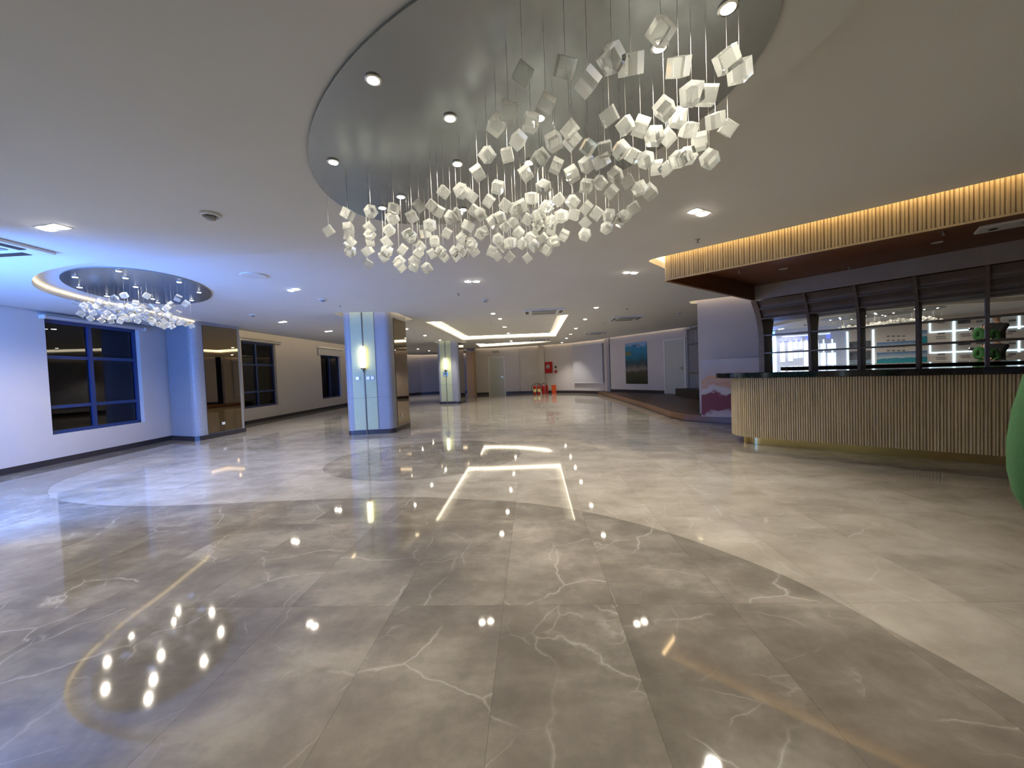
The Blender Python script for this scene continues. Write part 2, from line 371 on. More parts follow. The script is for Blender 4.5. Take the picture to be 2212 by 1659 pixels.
# far end of the room, from left to right
FARP = [(-8.88, 20.0), (-8.75, 24.6), (-8.35, 25.9), (-7.7, 26.5), (-6.6, 26.8), (-3.9, 26.8)]
for i, (a, b) in enumerate(zip(FARP, FARP[1:])): wall('wall_far_%d' % (i+1), (b, a), th=0.1)
skirting('baseboard_far', FARP[::-1])
wall('wall_back', ((-0.64, 22.36), (-3.30, 22.36)), th=0.15)
wall('wall_partition', ((-3.30, 22.5), (-3.30, 26.8)), th=-0.5)
skirting('baseboard_back', [(-2.52, 22.36), (-3.28, 22.36)], h=0.14)
skirting('baseboard_back_middle', [(-0.64, 22.36), (-1.52, 22.36)], h=0.14)
BACKP = [(-0.64, 22.25), (0.62, 22.0), (2.3, 20.95), (3.62, 19.3), (3.62, 18.75)]
for i, (a, b) in enumerate(zip(BACKP, BACKP[1:])): wall('wall_back_curve_%d' % (i+1), (b, a), th=0.15)
skirting('baseboard_back_curve', BACKP[::-1], h=0.14)
PW0, PW1 = Vector((3.73, 18.4)), Vector((6.02, 14.82))
wall('wall_poster', (PW1, PW0), th=0.15)
skirting('baseboard_poster', [(5.36, 15.85), tuple(PW0)], h=0.12, z=0.16)
wall('wall_right', ((6.05, 9.0), (6.05, 15.0)), th=0.15)
wall('wall_right_near', ((9.4, -5.0), (9.4, 6.0)), th=0.1)
wall('wall_rear', ((-7.2, -4.9), (9.4, -4.9)), th=0.1)

# ------------------------------------------------------------------ bar frames
def frame(th): a = radians(th); return Vector((sin(a), cos(a))), Vector((cos(a), -sin(a)))
V4, U4 = frame(39.8); V8, U8 = frame(48.0)
def b4(u, v): p = V4*v+U4*u; return (p.x, p.y)
def b8(u, v): p = V8*v+U8*u; return (p.x, p.y)
# soffit outline
SL = (1.81, 5.30); SB = (4.13, 7.36)
SFR = b4(4.6, 5.23); SBR = b8(4.4, 8.02)
sof = rounded([SL, SFR, SBR, SB], [0.09, 0, 0, 0], 5)

# ------------------------------------------------------------------ ceilings
def offset_poly(pts, d):
    n = len(pts); out = []
    ar = sum(pts[i][0]*pts[(i+1) % n][1]-pts[(i+1) % n][0]*pts[i][1] for i in range(n))
    sg = 1 if ar > 0 else -1
    for i in range(n):
        p = Vector(pts[i]); a = (p-Vector(pts[i-1])).normalized(); b = (Vector(pts[(i+1) % n])-p).normalized()
        na = Vector((a.y, -a.x))*sg; nb = Vector((b.y, -b.x))*sg; k = na+nb
        k = k/(1+na.dot(nb)) if (1+na.dot(nb)) > 0.2 else na
        out.append((p.x+k.x*d, p.y+k.y*d))
    return out
P1 = [(-4.14, 8.31), (-3.14, 8.50), (-3.11, 9.62), (-4.16, 9.62)]
P2 = [(-4.03, 16.46), (-3.09, 16.32), (-3.02, 17.3), (-4.03, 17.3)]
p1 = rounded(P1, [0.10, 0.14, 0.08, 0.08]); p2 = rounded(P2, [0.10, 0.14, 0.08, 0.08])
h1 = offset_poly(rounded(P1, [0.10, 0.14, 0.08, 0.08]), 0.17); h2 = offset_poly(p2, 0.17)
T1 = [(-2.80, 10.25), (1.02, 10.10), (1.08, 16.35), (-2.86, 16.2)]
T2 = [(-2.66, 18.5), (1.05, 18.9), (0.6, 19.75), (-0.6, 20.5), (-1.8, 20.85), (-2.75, 20.9)]
WB0, WB1 = Vector((3.80, 8.95)), Vector((5.35, 8.07))       # white wall beside the bar
WBn = Vector(((WB1-WB0).normalized().y, -(WB1-WB0).normalized().x))   # towards the camera side
wbp = [WB0, WB1, WB1-WBn*0.14, WB0-WBn*0.14]
wbp = [(v.x, v.y) for v in wbp]
hW = rounded(offset_poly(wbp, 0.16), [0.12]*4, 4)
hS = rounded(offset_poly([SL, b4(4.45, 5.23), b8(4.3, 7.75), b8(-2.55, 7.75)], 0.0), [0.0]*4) 
hS = [(SL[0]-0.17*U4.x-0.02*V4.x, SL[1]-0.17*U4.y-0.02*V4.y)]
hSoff = rounded([b4(-2.17, 5.11), b4(4.5, 5.11), b4(4.5, 6.0), b4(-2.17, 6.0)], [0.1, 0, 0, 0.28], 6)
Cu = list(CC)
outer_u = [(p[0], p[1]) for p in Cu] + [(9.4, -5.0), (9.4, 6.0), (6.4, 8.9), (5.98, 9.2), (5.93, 14.85)] + \
          [(3.62, 18.45), (3.45, 19.2), (2.2, 20.75), (0.55, 21.82), (-0.7, 22.08), (-3.2, 22.2), (-3.95, 22.6), (-3.95, 26.6), (-6.6, 26.6), (-7.5, 26.3), (-8.1, 25.7), (-8.45, 24.5), (-8.3, 21.0), (-7.88, 19.8), (-7.88, 9.78), (-7.45, 9.56), (-7.45, 8.45)]
holes = [h1, h2, T1, T2, hW, hSoff]
cm = MB().tess(outer_u, holes, HU)
for h in (h1, h2, hW, hSoff): cm.strip(h, HU, 2.98, True)
for h in (T1, T2): cm.strip(h, HU, HT, True); cm.tess(h, [], HT)
cm.strip([(-7.88, 19.8), (-7.88, 9.78), (-7.45, 9.56)], HU, 2.80)
ceiling = tag(cm.build('ceiling', M['ceiling'], normals=False), kind='structure')
tag(MB().box(XW1, XE1, YN, YF, 3.0, 3.1).build('ceiling_slab', M['ceiling']), kind='structure')
low = [(p[0], p[1]) for p in CC]+[(A0.x+0.03, -5.0), (A1.x+0.05, 8.45), (-8.0, 8.3)]
lm = MB().tess(low, [], HL); lm.strip(CC, HL, HU+0.02)
tag(lm.build('ceiling_lower', M['ceiling'], normals=False), kind='structure')
# island panels in the trays
MB().prism([(-2.55, 10.1+0.25), (0.78, 10.35), (0.82, 16.0), (-2.55, 15.85)], HT-0.06, HT).build('tray_island_panel', M['ceiling'], ceiling)
MB().prism([(-2.4, 18.75), (0.75, 19.0), (0.35, 19.5), (-0.8, 20.2), (-2.4, 20.6)], HT-0.06, HT).build('tray_island_panel', M['ceiling'], ceiling)
# LED strips of the trays and coves
def led(name, pts, z0, z1, inset, mat, closed=False, label=None):
    P = offset_poly(pts, inset) if closed else pts
    mb = MB(); mb.strip(P, z0, z1, closed)
    return tag(mb.build(name, mat), label, 'light strip' if label else None)
led('tray_light_strip', T1, HU+0.055, HT-0.03, -0.012, M['tray'], True, 'bright strip light around the inside of the big rectangular ceiling tray')
led('tray_light_strip', T2, HU+0.055, HT-0.03, -0.012, M['tray'], True, 'strip light inside the curved ceiling tray nearer the back wall')
led('cove_light_strip', offset_poly(h1, -0.01), 2.86, 2.92, 0, M['cove'], True, 'warm strip light in the ceiling slot around the nearest pillar')
led('cove_light_strip', offset_poly(h2, -0.01), 2.86, 2.92, 0, M['cove'], True, 'warm strip light in the ceiling slot around the farther pillar')
led('cove_light_strip', offset_poly(hW, -0.01), 2.86, 2.92, 0, M['cove'], True, 'warm strip light above the white wall beside the bar')
led('cove_light_strip', offset_poly(hSoff, -0.01), 2.80, 2.87, 0, M['soffit_cove'], True, 'amber strip light in the ceiling slot above the slatted bar canopy')
led('cove_light_strip', [(-7.90, 19.8), (-7.90, 9.8)], 2.84, 2.90, 0, M['cove'], False, 'warm strip light along the far windows at the ceiling edge')
step = [CC[i] for i in range(0, 50)]
led('cove_light_strip', [(p[0]+0.012, p[1]+0.012) for p in step], HL+0.070, HU-0.006, 0, M['step_cove'], False, 'warm strip light along the curved ceiling step beside the small chandelier')
bk = [(5.80, 14.98), (3.66, 18.35), (3.50, 19.15), (2.24, 20.78), (0.57, 21.86), (-0.7, 22.12), (-3.2, 22.24)]
led('cove_light_strip', [(p[0]+0.02, p[1]+0.02) for p in bk], 2.76, 2.80, 0, M['cove'], False, 'warm strip light washing the back walls from the ceiling edge')
led('cove_light_strip', [(-4.0, 26.63), (-6.6, 26.63), (-7.5, 26.33), (-8.12, 25.72), (-8.47, 24.5)], 2.78, 2.84, 0, M['cove'], False, 'warm strip light above the far left corner walls')

# ------------------------------------------------------------------ white wall by the bar, stage
tag(MB().prism(wbp, 0.16, 2.99).build('wall_beside_bar', M['paint']), kind='structure')
stage_pts = [(3.32, 19.6), (3.43, 14.45), (3.42, 11.65), (3.33, 9.5), (3.42, 8.86), (4.15, 8.12), (5.9, 7.3), (6.0, 9.0), (6.0, 14.75), (3.7, 18.36), (3.58, 18.8), (3.58, 19.2)]
stg = tag(MB().prism(stage_pts, 0.0, 0.16).build('stage', M['stage_wood']), 'low dark wooden stage platform running from the bar to the poster wall', 'stage')
MB().prism([(3.315, 19.6), (3.425, 14.45), (3.415, 11.65), (3.325, 9.5), (3.415, 8.85), (4.15, 8.11), (4.16, 8.14), (3.45, 8.89), (3.36, 9.5), (3.45, 11.65), (3.46, 14.45), (3.35, 19.6)], 0.04, 0.163).build('edge_board', M['stage_edge'], stg)

# ------------------------------------------------------------------ pilaster on the left wall
pil = tag(MB().prism(rounded([(-8.50, 8.62), (-8.40, 8.50), (-7.52, 8.20), (-7.42, 9.50), (-8.70, 9.75)], [0, 0, 0.14, 0.02, 0]), 0.0, 2.99).build('pilaster', M['stone']), kind='structure')
skirting('baseboard_pilaster', [(-7.415, 9.51), (-7.49, 8.36)]+[(-7.52, 8.26), (-7.60, 8.215), (-8.45, 8.515)], h=0.10)
pm = MB(); 
def wallrect(mb, p, q, off, s0, s1, z0, z1, th=0.012):
    """a thin slab on the line p->q, s along it, standing off to its left side"""
    p, q = Vector(p[:2]), Vector(q[:2]); d = (q-p).normalized(); n = Vector((-d.y, d.x))
    a = p+d*s0+n*off; b = p+d*s1+n*off
    mb.prism([(v.x, v.y) for v in (a, b, b+n*th, a+n*th)], z0, z1); return mb
PLL = ((-7.42, 9.50), (-7.512, 8.30))
wallrect(pm, *PLL, 0.003, 0.10, 1.04, 0.12, 2.62).build('bronze_mirror_panel', M['bronze_mirror'], pil)
so = wallrect(MB(), *PLL, 0.016, 0.60, 0.68, 0.28, 0.34, 0.01).build('wall_socket', M['white'])
tag(so, 'white wall socket low on the brown mirror of the left pilaster', 'socket')

# ------------------------------------------------------------------ pillars
def pillar(pts, rp, n_switch):
    e = empty('pillar', ((pts[0][0]+pts[2][0])/2, (pts[0][1]+pts[2][1])/2, 0), kind='structure')
    MB().prism(rp, 0.0, 2.97).build('stone_shaft', M['stone'], e)
    MB().prism(offset_poly(rp, 0.006), 0.0, 0.10).build('skirting', M['base'], e)
    p, q = pts[1], pts[0]       # front face, left side of p->q is towards the camera
    L = (Vector(q)-Vector(p)).length
    for k in (0, 1):
        s0 = 0.335 if k == 0 else 0.60
        wallrect(MB(), p, q, 0.002, s0, s0+0.24, 0.11, 2.95, 0.014).build('cream_panel', M['cream'], e)
    g = MB(); wallrect(g, p, q, 0.0165, 0.335, 0.84, 0.82, 0.826, 0.0015); g.build('joint_line', M['brown_metal'], e)
    g = MB(); wallrect(g, p, q, 0.0, 0.06, 0.95, 0.82, 0.825, 0.002); g.build('joint_line', M['brown_metal'], e)
    wallrect(MB(), p, q, 0.004, 0.577, 0.598, 0.0, 2.95, 0.028).build('vertical_rail', M['brown_metal'], e)
    # right side face: brown mirror
    a, b = pts[2], pts[1]
    wallrect(MB(), a, b, 0.002, 0.12, 0.90, 0.12, 2.62, 0.010).build('bronze_mirror_panel', M['bronze_mirror'], e)
    return e
pillar(P1, p1, 3); pillar(P2, p2, 2)
def sconce(p, q, s, label):
    p, q = Vector(p), Vector(q); d = (q-p).normalized(); n = Vector((-d.y, d.x)); c = p+d*s+n*0.085
    e = empty('wall_lamp', (c.x, c.y, 1.46), label=label, cat='wall lamp', group=None)
    mb = MB(); r = 0.065; prof = [(r*sin(a), 0.0+r-r*cos(a)) for a in [pi/2*k/6 for k in range(7)]]+[(r*sin(pi/2-a), 0.49-r+r*sin(a)) for a in [pi/2*k/6 for k in range(7)]]
    mb.lathe(prof, (c.x, c.y, 1.48), 20).build('glowing_capsule_shade', M['sconce'], e, smooth=True)
    MB().tube([(c.x, c.y, 1.48), (c.x, c.y, 1.42), (c.x-n.x*0.05, c.y-n.y*0.05, 1.40)], 0.012, 8).build('bracket', M['brown_metal'], e)
    MB().lathe([(0.03, 0), (0.05, 0.015), (0.055, 0.03)], (c.x, c.y, 1.455), 16).build('holder_cup', M['brown_metal'], e)
sconce(P1[1], P1[0], 0.590, 'glowing capsule wall lamp on the nearest pillar')
sconce(P2[1], P2[0], 0.587, 'glowing capsule wall lamp on the farther pillar')
swmat = plain('switch_face', (0.35, 0.55, 0.80), 0.12, var=0.05)
def switch(p, q, s, z, label, wd=0.086, group='light switches on the pillars'):
    o = wallrect(MB(), p, q, 0.017, s, s+wd, z, z+wd, 0.012).build('light_switch', swmat, bevel=0.003)
    wallrect(MB(), p, q, 0.029, s+0.012, s+wd-0.012, z+0.012, z+wd-0.012, 0.003).build('rocker', M['chrome'], o)
    return tag(o, label, 'light switch', group)
switch(P1[1], P1[0], 0.69, 1.22, 'square light switch left of the rail on the nearest pillar')
switch(P1[1], P1[0], 0.468, 1.22, 'light switch just right of the rail on the nearest pillar')
switch(P1[1], P1[0], 0.372, 1.22, 'light switch farthest right on the nearest pillar')
for k, (s, z, t) in enumerate([(0.63, 1.30, 'upper left'), (0.50, 1.30, 'upper right'), (0.63, 1.19, 'lower left'), (0.50, 1.19, 'lower right')]):
    switch(P2[1], P2[0], s, z, '%s light switch of the four on the farther pillar' % t, 0.09)
so = wallrect(MB(), P1[2], P1[1], 0.013, 0.62, 0.68, 0.30, 0.38, 0.01).build('wall_socket', M['white']); tag(so, 'white wall socket on the brown mirror side of the nearest pillar', 'socket')

# ------------------------------------------------------------------ windows
def window(idx, p, q, s0, s1, z0, z1, th, vbars, hbars):
    """hole on line p->q (room on the left side); frame, pane, bars"""
    p, q = Vector(p), Vector(q); d = (q-p).normalized(); n = Vector((-d.y, d.x))
    e = empty('window_%d' % idx, ((p+d*s0).x, (p+d*s0).y, z0), kind='structure')
    off = -0.13
    def bar(mb, a, b, c, dd, o=off, t=0.05): wallrect(mb, p, q, o, a, b, c, dd, t)
    f = MB(); fw = 0.06
    bar(f, s0, s1, z0, z0+fw); bar(f, s0, s1, z1-fw, z1); bar(f, s0, s0+fw, z0, z1); bar(f, s1-fw, s1, z0, z1)
    f.build('window_frame', M['navy_frame'], e)
    for v in vbars: m_ = MB(); bar(m_, v-0.035, v+0.035, z0+fw, z1-fw); m_.build('mullion', M['navy_frame'], e)
    for h in hbars: m_ = MB(); bar(m_, s0+fw, s1-fw, h-0.028, h+0.028, off, 0.045); m_.build('transom', M['navy_frame'], e)
    g = MB(); wallrect(g, p, q, off+0.01, s0+fw, s1-fw, z0+fw, z1-fw, 0.008); g.build('pane', M['pane'], e)
    return e
h = a_hole(0.74, 2.50, 0.50, 2.49); window(1, A1, A0, h[0], h[1], 0.50, 2.49, 0.22, [h[0]+(h[1]-h[0])*0.54], [0.97, 1.84])
h = b_hole(11.12, 12.72, 0.47, 2.53); window(2, B1, B0, h[0], h[1], 0.47, 2.53, 0.22, [h[0]+(h[1]-h[0])*0.54], [0.96, 1.82])
h = b_hole(15.66, 17.38, 0.45, 2.30); window(3, B1, B0, h[0], h[1], 0.45, 2.30, 0.22, [h[0]+(h[1]-h[0])*0.5], [])
def cassette(p, q, s0, s1, z, label, mat=None):
    e = empty('roller_blind', (*(Vector(p)+(Vector(q)-Vector(p)).normalized()*s0), z), label=label, cat='blind', group='roller blinds above the windows')
    wallrect(MB(), p, q, 0.0, s0, s1, z+0.035, z+0.055, 0.10).build('cassette', M['grey_plastic'], e)
    wallrect(MB(), p, q, 0.02, s0+0.03, s1-0.03, z-0.02, z+0.035, 0.06).build('rolled_fabric', M['blind'], e, bevel=0.015)
    for s in (s0, s1-0.03): wallrect(MB(), p, q, 0.0, s, s+0.03, z-0.03, z+0.05, 0.09).build('end_bracket', M['white'], e)
h = a_hole(0.66, 2.58, 0, 1); cassette(A1, A0, h[0], h[1], 2.50, 'rolled up white blind above the nearest window')
h = b_hole(11.0, 12.95, 0, 1); cassette(B1, B0, h[0], h[1], 2.56, 'rolled up blind above the middle window')
e = empty('roller_blind', (-8.72, 16.5, 2.4), label='white blind pulled slightly down over the farthest window', cat='blind', group='roller blinds above the windows')
h = b_hole(15.4, 17.6, 0, 1)
wallrect(MB(), B1, B0, 0.0, h[0], h[1], 2.58, 2.64, 0.09).build('cassette', M['white'], e); wallrect(MB(), B1, B0, 0.03, h[0]+0.03, h[1]-0.03, 2.29, 2.58, 0.004).build('fabric', M['blind'], e)

# ------------------------------------------------------------------ far end: doors, screen, poster, fire equipment
def door(idx, p, q, s0, s1, z0, z1, handle_side):
    e = empty('door_%d' % idx, (*(Vector(p)+(Vector(q)-Vector(p)).normalized()*s0), z0), kind='structure')
    wallrect(MB(), p, q, 0.002, s0, s1, z0, z1, 0.02).build('door_leaf', M['door_paint'], e)
    f = MB(); wallrect(f, p, q, 0.0, s0-0.06, s0, z0, z1+0.06, 0.035); wallrect(f, p, q, 0.0, s1, s1+0.06, z0, z1+0.06, 0.035); wallrect(f, p, q, 0.0, s0, s1, z1, z1+0.06, 0.035)
    f.build('door_frame', M['white'], e)
    hs = s0+0.09 if handle_side == 0 else s1-0.09
    g = MB(); wallrect(g, p, q, 0.022, hs-0.02, hs+0.02, z0+0.93, z0+1.07, 0.01); wallrect(g, p, q, 0.05, hs-0.02, hs+0.11 if handle_side == 0 else hs+0.02, z0+1.0, z0+1.025, 0.014); wallrect(g, p, q, 0.03, hs-0.01, hs+0.01, z0+1.0, z0+1.02, 0.03)
    g.build('door_handle', M['chrome'], e)
DW = ((-0.64, 22.36), (-3.30, 22.36))
door(1, *DW, 0.96, 1.82, 0.0, 2.13, 0)
PWL = (tuple(PW1), tuple(PW0)); LP = (PW0-PW1).length
door(2, *PWL, LP-3.98, LP-3.10, 0.16, 2.27, 0)
# exit sign box above door
tag(wallrect(MB(), *DW, 0.0, 1.20, 1.62, 2.42, 2.56, 0.03).build('exit_sign_box', M['grey_plastic']), 'small dark unlit sign box above the door in the back wall', 'sign')
tag(MB().box(-3.68, -3.24, 21.62, 22.34, 0.0, 2.55).build('wood_end_panel', M['tan_wood']), 'tall tan wooden panel left of the back door', 'panel')
tag(MB().box(0.44, 0.74, 21.86, 22.02, 0.0, 2.7).build('pilaster_back', M['paint']), kind='structure')
so = wallrect(MB(), *DW, 0.0, 0.20, 0.29, 0.40, 0.46, 0.01).build('wall_socket', M['white']); tag(so, 'white wall socket low on the back wall right of the door', 'socket')
# projection screen on segment (2.3,20.95)->(3.62,19.3)
SC0, SC1 = (3.62, 19.3), (2.3, 20.95)
e = empty('projection_screen', (3.0, 20.1, 0.5), label='large white roller screen pulled down on the back wall', cat='screen')
wallrect(MB(), SC0, SC1, 0.10, 0.02, 2.06, 0.58, 2.52, 0.005).build('fabric', M['blind'], e)
wallrect(MB(), SC0, SC1, 0.03, -0.02, 2.10, 2.52, 2.60, 0.09).build('cassette', M['white'], e)
wallrect(MB(), SC0, SC1, 0.09, 0.0, 2.08, 0.54, 0.58, 0.025).build('bottom_bar', M['white'], e)
# poster
def poster_mat():
    mt, nt, b, o = nmat('coast_poster_print')
    tc = N(nt, 'ShaderNodeTexCoord'); s = N(nt, 'ShaderNodeSeparateXYZ', {0: tc.outputs['Generated']})
    ns = N(nt, 'ShaderNodeTexNoise', {'Vector': tc.outputs['Object'], 'Scale': 2.2, 'Detail': 7.0, 'Distortion': 0.8}); n2 = N(nt, 'ShaderNodeTexNoise', {'Vector': tc.outputs['Object'], 'Scale': 7.0, 'Detail': 6.0})
    z = mp(nt, 'ADD', s.outputs[2], mp(nt, 'MULTIPLY', mp(nt, 'SUBTRACT', ns.outputs['Fac'], 0.5), 0.28))
    c = ramp(nt, z, [(0.0, (0.008, 0.012, 0.004)), (0.2, (0.035, 0.04, 0.016)), (0.30, (0.05, 0.05, 0.03)), (0.36, (0.22, 0.19, 0.17)), (0.44, (0.06, 0.08, 0.08)), (0.52, (0.01, 0.05, 0.08)), (0.62, (0.0, 0.12, 0.20)), (0.82, (0.0, 0.20, 0.38)), (0.90, (0.01, 0.22, 0.42)), (0.93, (0.22, 0.36, 0.55)), (1.0, (0.24, 0.44, 0.70))])
    c2 = N(nt, 'ShaderNodeMix', {0: mp(nt, 'MULTIPLY', n2.outputs['Fac'], 0.15), 6: c, 7: (0.02, 0.04, 0.04, 1)}, data_type='RGBA')
    nt.links.new(c2.outputs[2], b.inputs['Base Color']); b.inputs['Roughness'].default_value = 0.35; return mt
po = wallrect(MB(), *PWL, 0.002, LP-2.19, LP-0.98, 0.54, 2.34, 0.02).build('coast_poster', poster_mat()); tag(po, 'tall poster of a rocky coast and turquoise sea on the stage wall', 'poster')
isl = wallrect(MB(), *PWL, 0.0225, LP-1.32, LP-0.99, 1.80, 1.98, 0.001).build('printed_headland', plain('headland_print', (0.13, 0.17, 0.08), 0.5, var=0.3, scale=9), po)
t_ = MB(); 
for k in range(4): wallrect(t_, *PWL, 0.0225, LP-1.45-k*0.095-0.07, LP-1.45-k*0.095, 2.20, 2.235, 0.001)
t_.build('printed_caption', plain('dark_caption', (0.03, 0.05, 0.09), 0.5), po)
# slatted metal partition right of stage
e = empty('slatted_partition', (5.93, 14.0, 0.4), label='grey corrugated folding partition beside the stage door', cat='partition')
mb = MB(); prof = []
y = 11.0
while y < 14.75: prof += [(5.90, y), (5.90, y+0.10), (5.95, y+0.13), (5.95, y+0.23)]; y += 0.26
mb.strip(prof, 0.42, 2.55).build('corrugated_leaf', plain('grey_beige_metal', (0.26, 0.24, 0.22), 0.5), e)
for z in (0.95, 2.0): MB().box(5.885, 5.90, 11.0, 14.75, z, z+0.05).build('cross_rail', M['brown_metal'], e)
MB().box(5.86, 5.96, 10.9, 14.85, 2.55, 2.60).build('top_rail', M['brown_metal'], e)
MB().box(5.85, 5.97, 14.72, 14.80, 0.42, 2.60).build('end_post', M['grey_plastic'], e)
tag(MB().prism([(5.55, 10.8), (5.98, 10.8), (5.98, 14.65), (5.35, 14.65)], 0.16, 0.42).build('stage_plinth', M['black']), 'black plinth box under the grey corrugated partition', 'plinth')
# hydrant box and alarm on the segment (0.62,22)->(2.3,20.95)
HB0, HB1 = (2.3, 20.95), (0.80, 21.89)
L_ = (Vector(HB1)-Vector(HB0)).length
e = empty('hydrant_cabinet', (1.0, 21.7, 1.1), label='red fire hose cabinet on the back wall above the extinguishers', cat='fire cabinet')
wallrect(MB(), HB0, HB1, 0.0, L_-0.46, L_, 1.13, 1.76, 0.06).build('cabinet_box', M['red'], e)
wallrect(MB(), HB0, HB1, 0.061, L_-0.42, L_-0.04, 1.17, 1.72, 0.012).build('door', M['red'], e)
d_ = (Vector(HB1)-Vector(HB0)).normalized(); n_ = Vector((-d_.y, d_.x)); c_ = Vector(HB0)+d_*(L_-0.21)+n_*0.08
mb = MB(); vs = [(c_+d_*0.12*cos(t), 1.50+0.12*sin(t)) for t in [2*pi*k/20 for k in range(20)]]
mb.poly([(v.x, v.y, z) for v, z in vs]); mb.build('round_white_decal', M['grey_plastic'], e)
for (z, r, nm, mt, lb, ct) in ((1.45, 0.055, 'alarm_button', M['black'], 'small dark round call point right of the red hose cabinet', 'call point'), (1.20, 0.075, 'alarm_bell', M['red'], 'round red alarm bell right of the red hose cabinet', 'alarm')):
    c_ = Vector(HB0)+d_*(L_-0.66); mb = MB(); A = []; B = []
    for k in range(20):
        t = 2*pi*k/20; q = c_+d_*r*cos(t); A.append((q.x, q.y, z+r*sin(t))); q2 = q+n_*0.05; B.append((q2.x, q2.y, z+r*sin(t)))
    va = [mb.bm.verts.new(p) for p in A]; vb = [mb.bm.verts.new(p) for p in B]
    for k in range(20): mb.bm.faces.new((va[k], va[(k+1) % 20], vb[(k+1) % 20], vb[k]))
    mb.bm.faces.new(va); mb.bm.faces.new(vb[::-1]); tag(mb.build(nm, mt), lb, ct)
def extinguisher():
    e = empty('fire_extinguisher', (0, 0, 0), label='', cat='fire extinguisher', group='fire extinguishers on the floor by the back wall')
    r = 0.085
    local('cylinder', MB().lathe([(r*0.9, 0), (r, 0.02), (r, 0.40), (r*0.8, 0.455), (r*0.35, 0.49), (0.02, 0.50)], (0, 0, 0), 20), M['red'], e, smooth=True)
    local('label', MB().lathe([(r+0.001, 0.12), (r+0.0015, 0.121), (r+0.0015, 0.29), (r+0.001, 0.291)], (0, 0, 0), 20), M['yellow_label'], e, smooth=True)
    local('valve', MB().cyl((0, 0, 0.50), 0.022, 0.05), M['chrome'], e)
    local('handle', MB().box(-0.015, 0.10, -0.012, 0.012, 0.55, 0.565).box(-0.015, 0.12, -0.012, 0.012, 0.585, 0.60).box(-0.02, 0.0, -0.012, 0.012, 0.54, 0.60), M['black'], e)
    local('hose', MB().tube([(-0.02, 0, 0.53), (-0.11, 0, 0.54), (-0.16, 0, 0.47), (-0.165, 0, 0.30), (-0.15, 0, 0.18)], 0.014, 8), M['black'], e)
    return e
ex0 = extinguisher()
for k, (px, dy, rz, lb) in enumerate([(1153.5, 0.0, 0.1, 'red fire extinguisher with yellow label, leftmost of the four on the floor'), (1162.5, 0.05, pi-0.4, 'red fire extinguisher with yellow label, second from left'), (1172, 0.15, 0.3, 'red fire extinguisher, third from left on the floor'), (1179.5, 0.15, 1.6, 'dark red fire extinguisher nearest the orange box')]):
    o = ex0 if k == 0 else copy_tree(ex0)
    p = unp(px, 800, Y=21.05+dy); o.location = (p.x, p.y, 0); o.rotation_euler = (0, 0, rz); o['label'] = lb
    if k > 1: bpy.data.objects.remove([c for c in o.children if c.name.startswith('label')][0])
p = unp(1195, 800, Y=20.95)
e = empty('extinguisher_box', (p.x, p.y, 0), label='upright orange red box on the floor right of the extinguishers', cat='box')
local('case', MB().box(-0.12, 0.12, -0.1, 0.1, 0, 0.46), M['orange_red'], e, bevel=0.006); local('lid', MB().box(-0.125, 0.125, -0.105, 0.105, 0.46, 0.48), M['orange_red'], e)

# ------------------------------------------------------------------ bar canopy
def ribbed(path, pitch, depth, z0, z1, mb, duty=(0.0, 0.10, 0.40, 0.49, 0.56, 0.84, 0.93)):
    """vertical battens following a path; outward is the right-hand side"""
    L = [0.0]
    for a, b in zip(path, path[1:]): L.append(L[-1]+(Vector(b)-Vector(a)).length)
    def at_(s):
        for i in range(len(path)-1):
            if s <= L[i+1] or i == len(path)-2:
                a, b = Vector(path[i]), Vector(path[i+1]); d = (b-a).normalized(); return a+d*(s-L[i]), Vector((d.y, -d.x))
    pts = []; s = 0.0; hs = [0.0, 0.95, 1.0, 0.3, 0.75, 0.8, 0.0]
    while s < L[-1]-pitch:
        for t, h_ in zip(duty, hs):
            p, n = at_(s+t*pitch); q = p+n*depth*h_; pts.append((q.x, q.y))
        s += pitch
    mb.strip(pts, z0, z1); return mb
can = empty('bar_canopy', (SL[0], SL[1], 2.41), label='long dropped wooden canopy with glowing slatted front above the bar', cat='canopy')
MB().prism(offset_poly(sof, -0.02), 2.66, 2.70).build('recessed_underside', M['red_wood'], can)
inner = offset_poly(sof, -0.05)
rim = MB(); rim.strip(inner, 2.41, 2.66, True); rim.tess(offset_poly(sof, -0.004), [inner], 2.41); rim.build('inner_rim', M['red_wood'], can)
fp = rounded([SL, SFR, SBR, SB], [0.09, 0, 0, 0], 8)
ns = 9; front = fp[:ns]            # corner arc, starting on the side edge (SB->SL) and ending on the front edge
left_path = [SB, front[0]]; front_path = [front[k] for k in range(ns)]+[SFR]
# outward is away from the polygon: path SB->SL->SFR has the outside on its right for a clockwise outline
A_ = sum(fp[i][0]*fp[(i+1) % len(fp)][1]-fp[(i+1) % len(fp)][0]*fp[i][1] for i in range(len(fp)))
fm = MB(); ribbed(front_path, 0.056, 0.016 if A_ > 0 else -0.016, 2.415, 2.86, fm, ); fm.build('slatted_fascia', M['slat_wood'], can)
lm_ = MB(); ribbed(left_path, 0.056, 0.016 if A_ > 0 else -0.016, 2.415, 2.70, lm_); lm_.build('slatted_side', M['slat_wood'], can)
bk_ = MB(); bk_.strip([SB, front[0]], 2.41, 2.70); bk_.strip(front_path, 2.41, 2.86); bk_.build('fascia_backing', M['slat_wood'], can)
ed = MB(); ed.strip(offset_poly(fp, 0.018)[:ns]+[offset_poly(fp, 0.018)[ns]], 2.405, 2.425); ed.build('lower_edge_trim', M['slat_wood'], can)
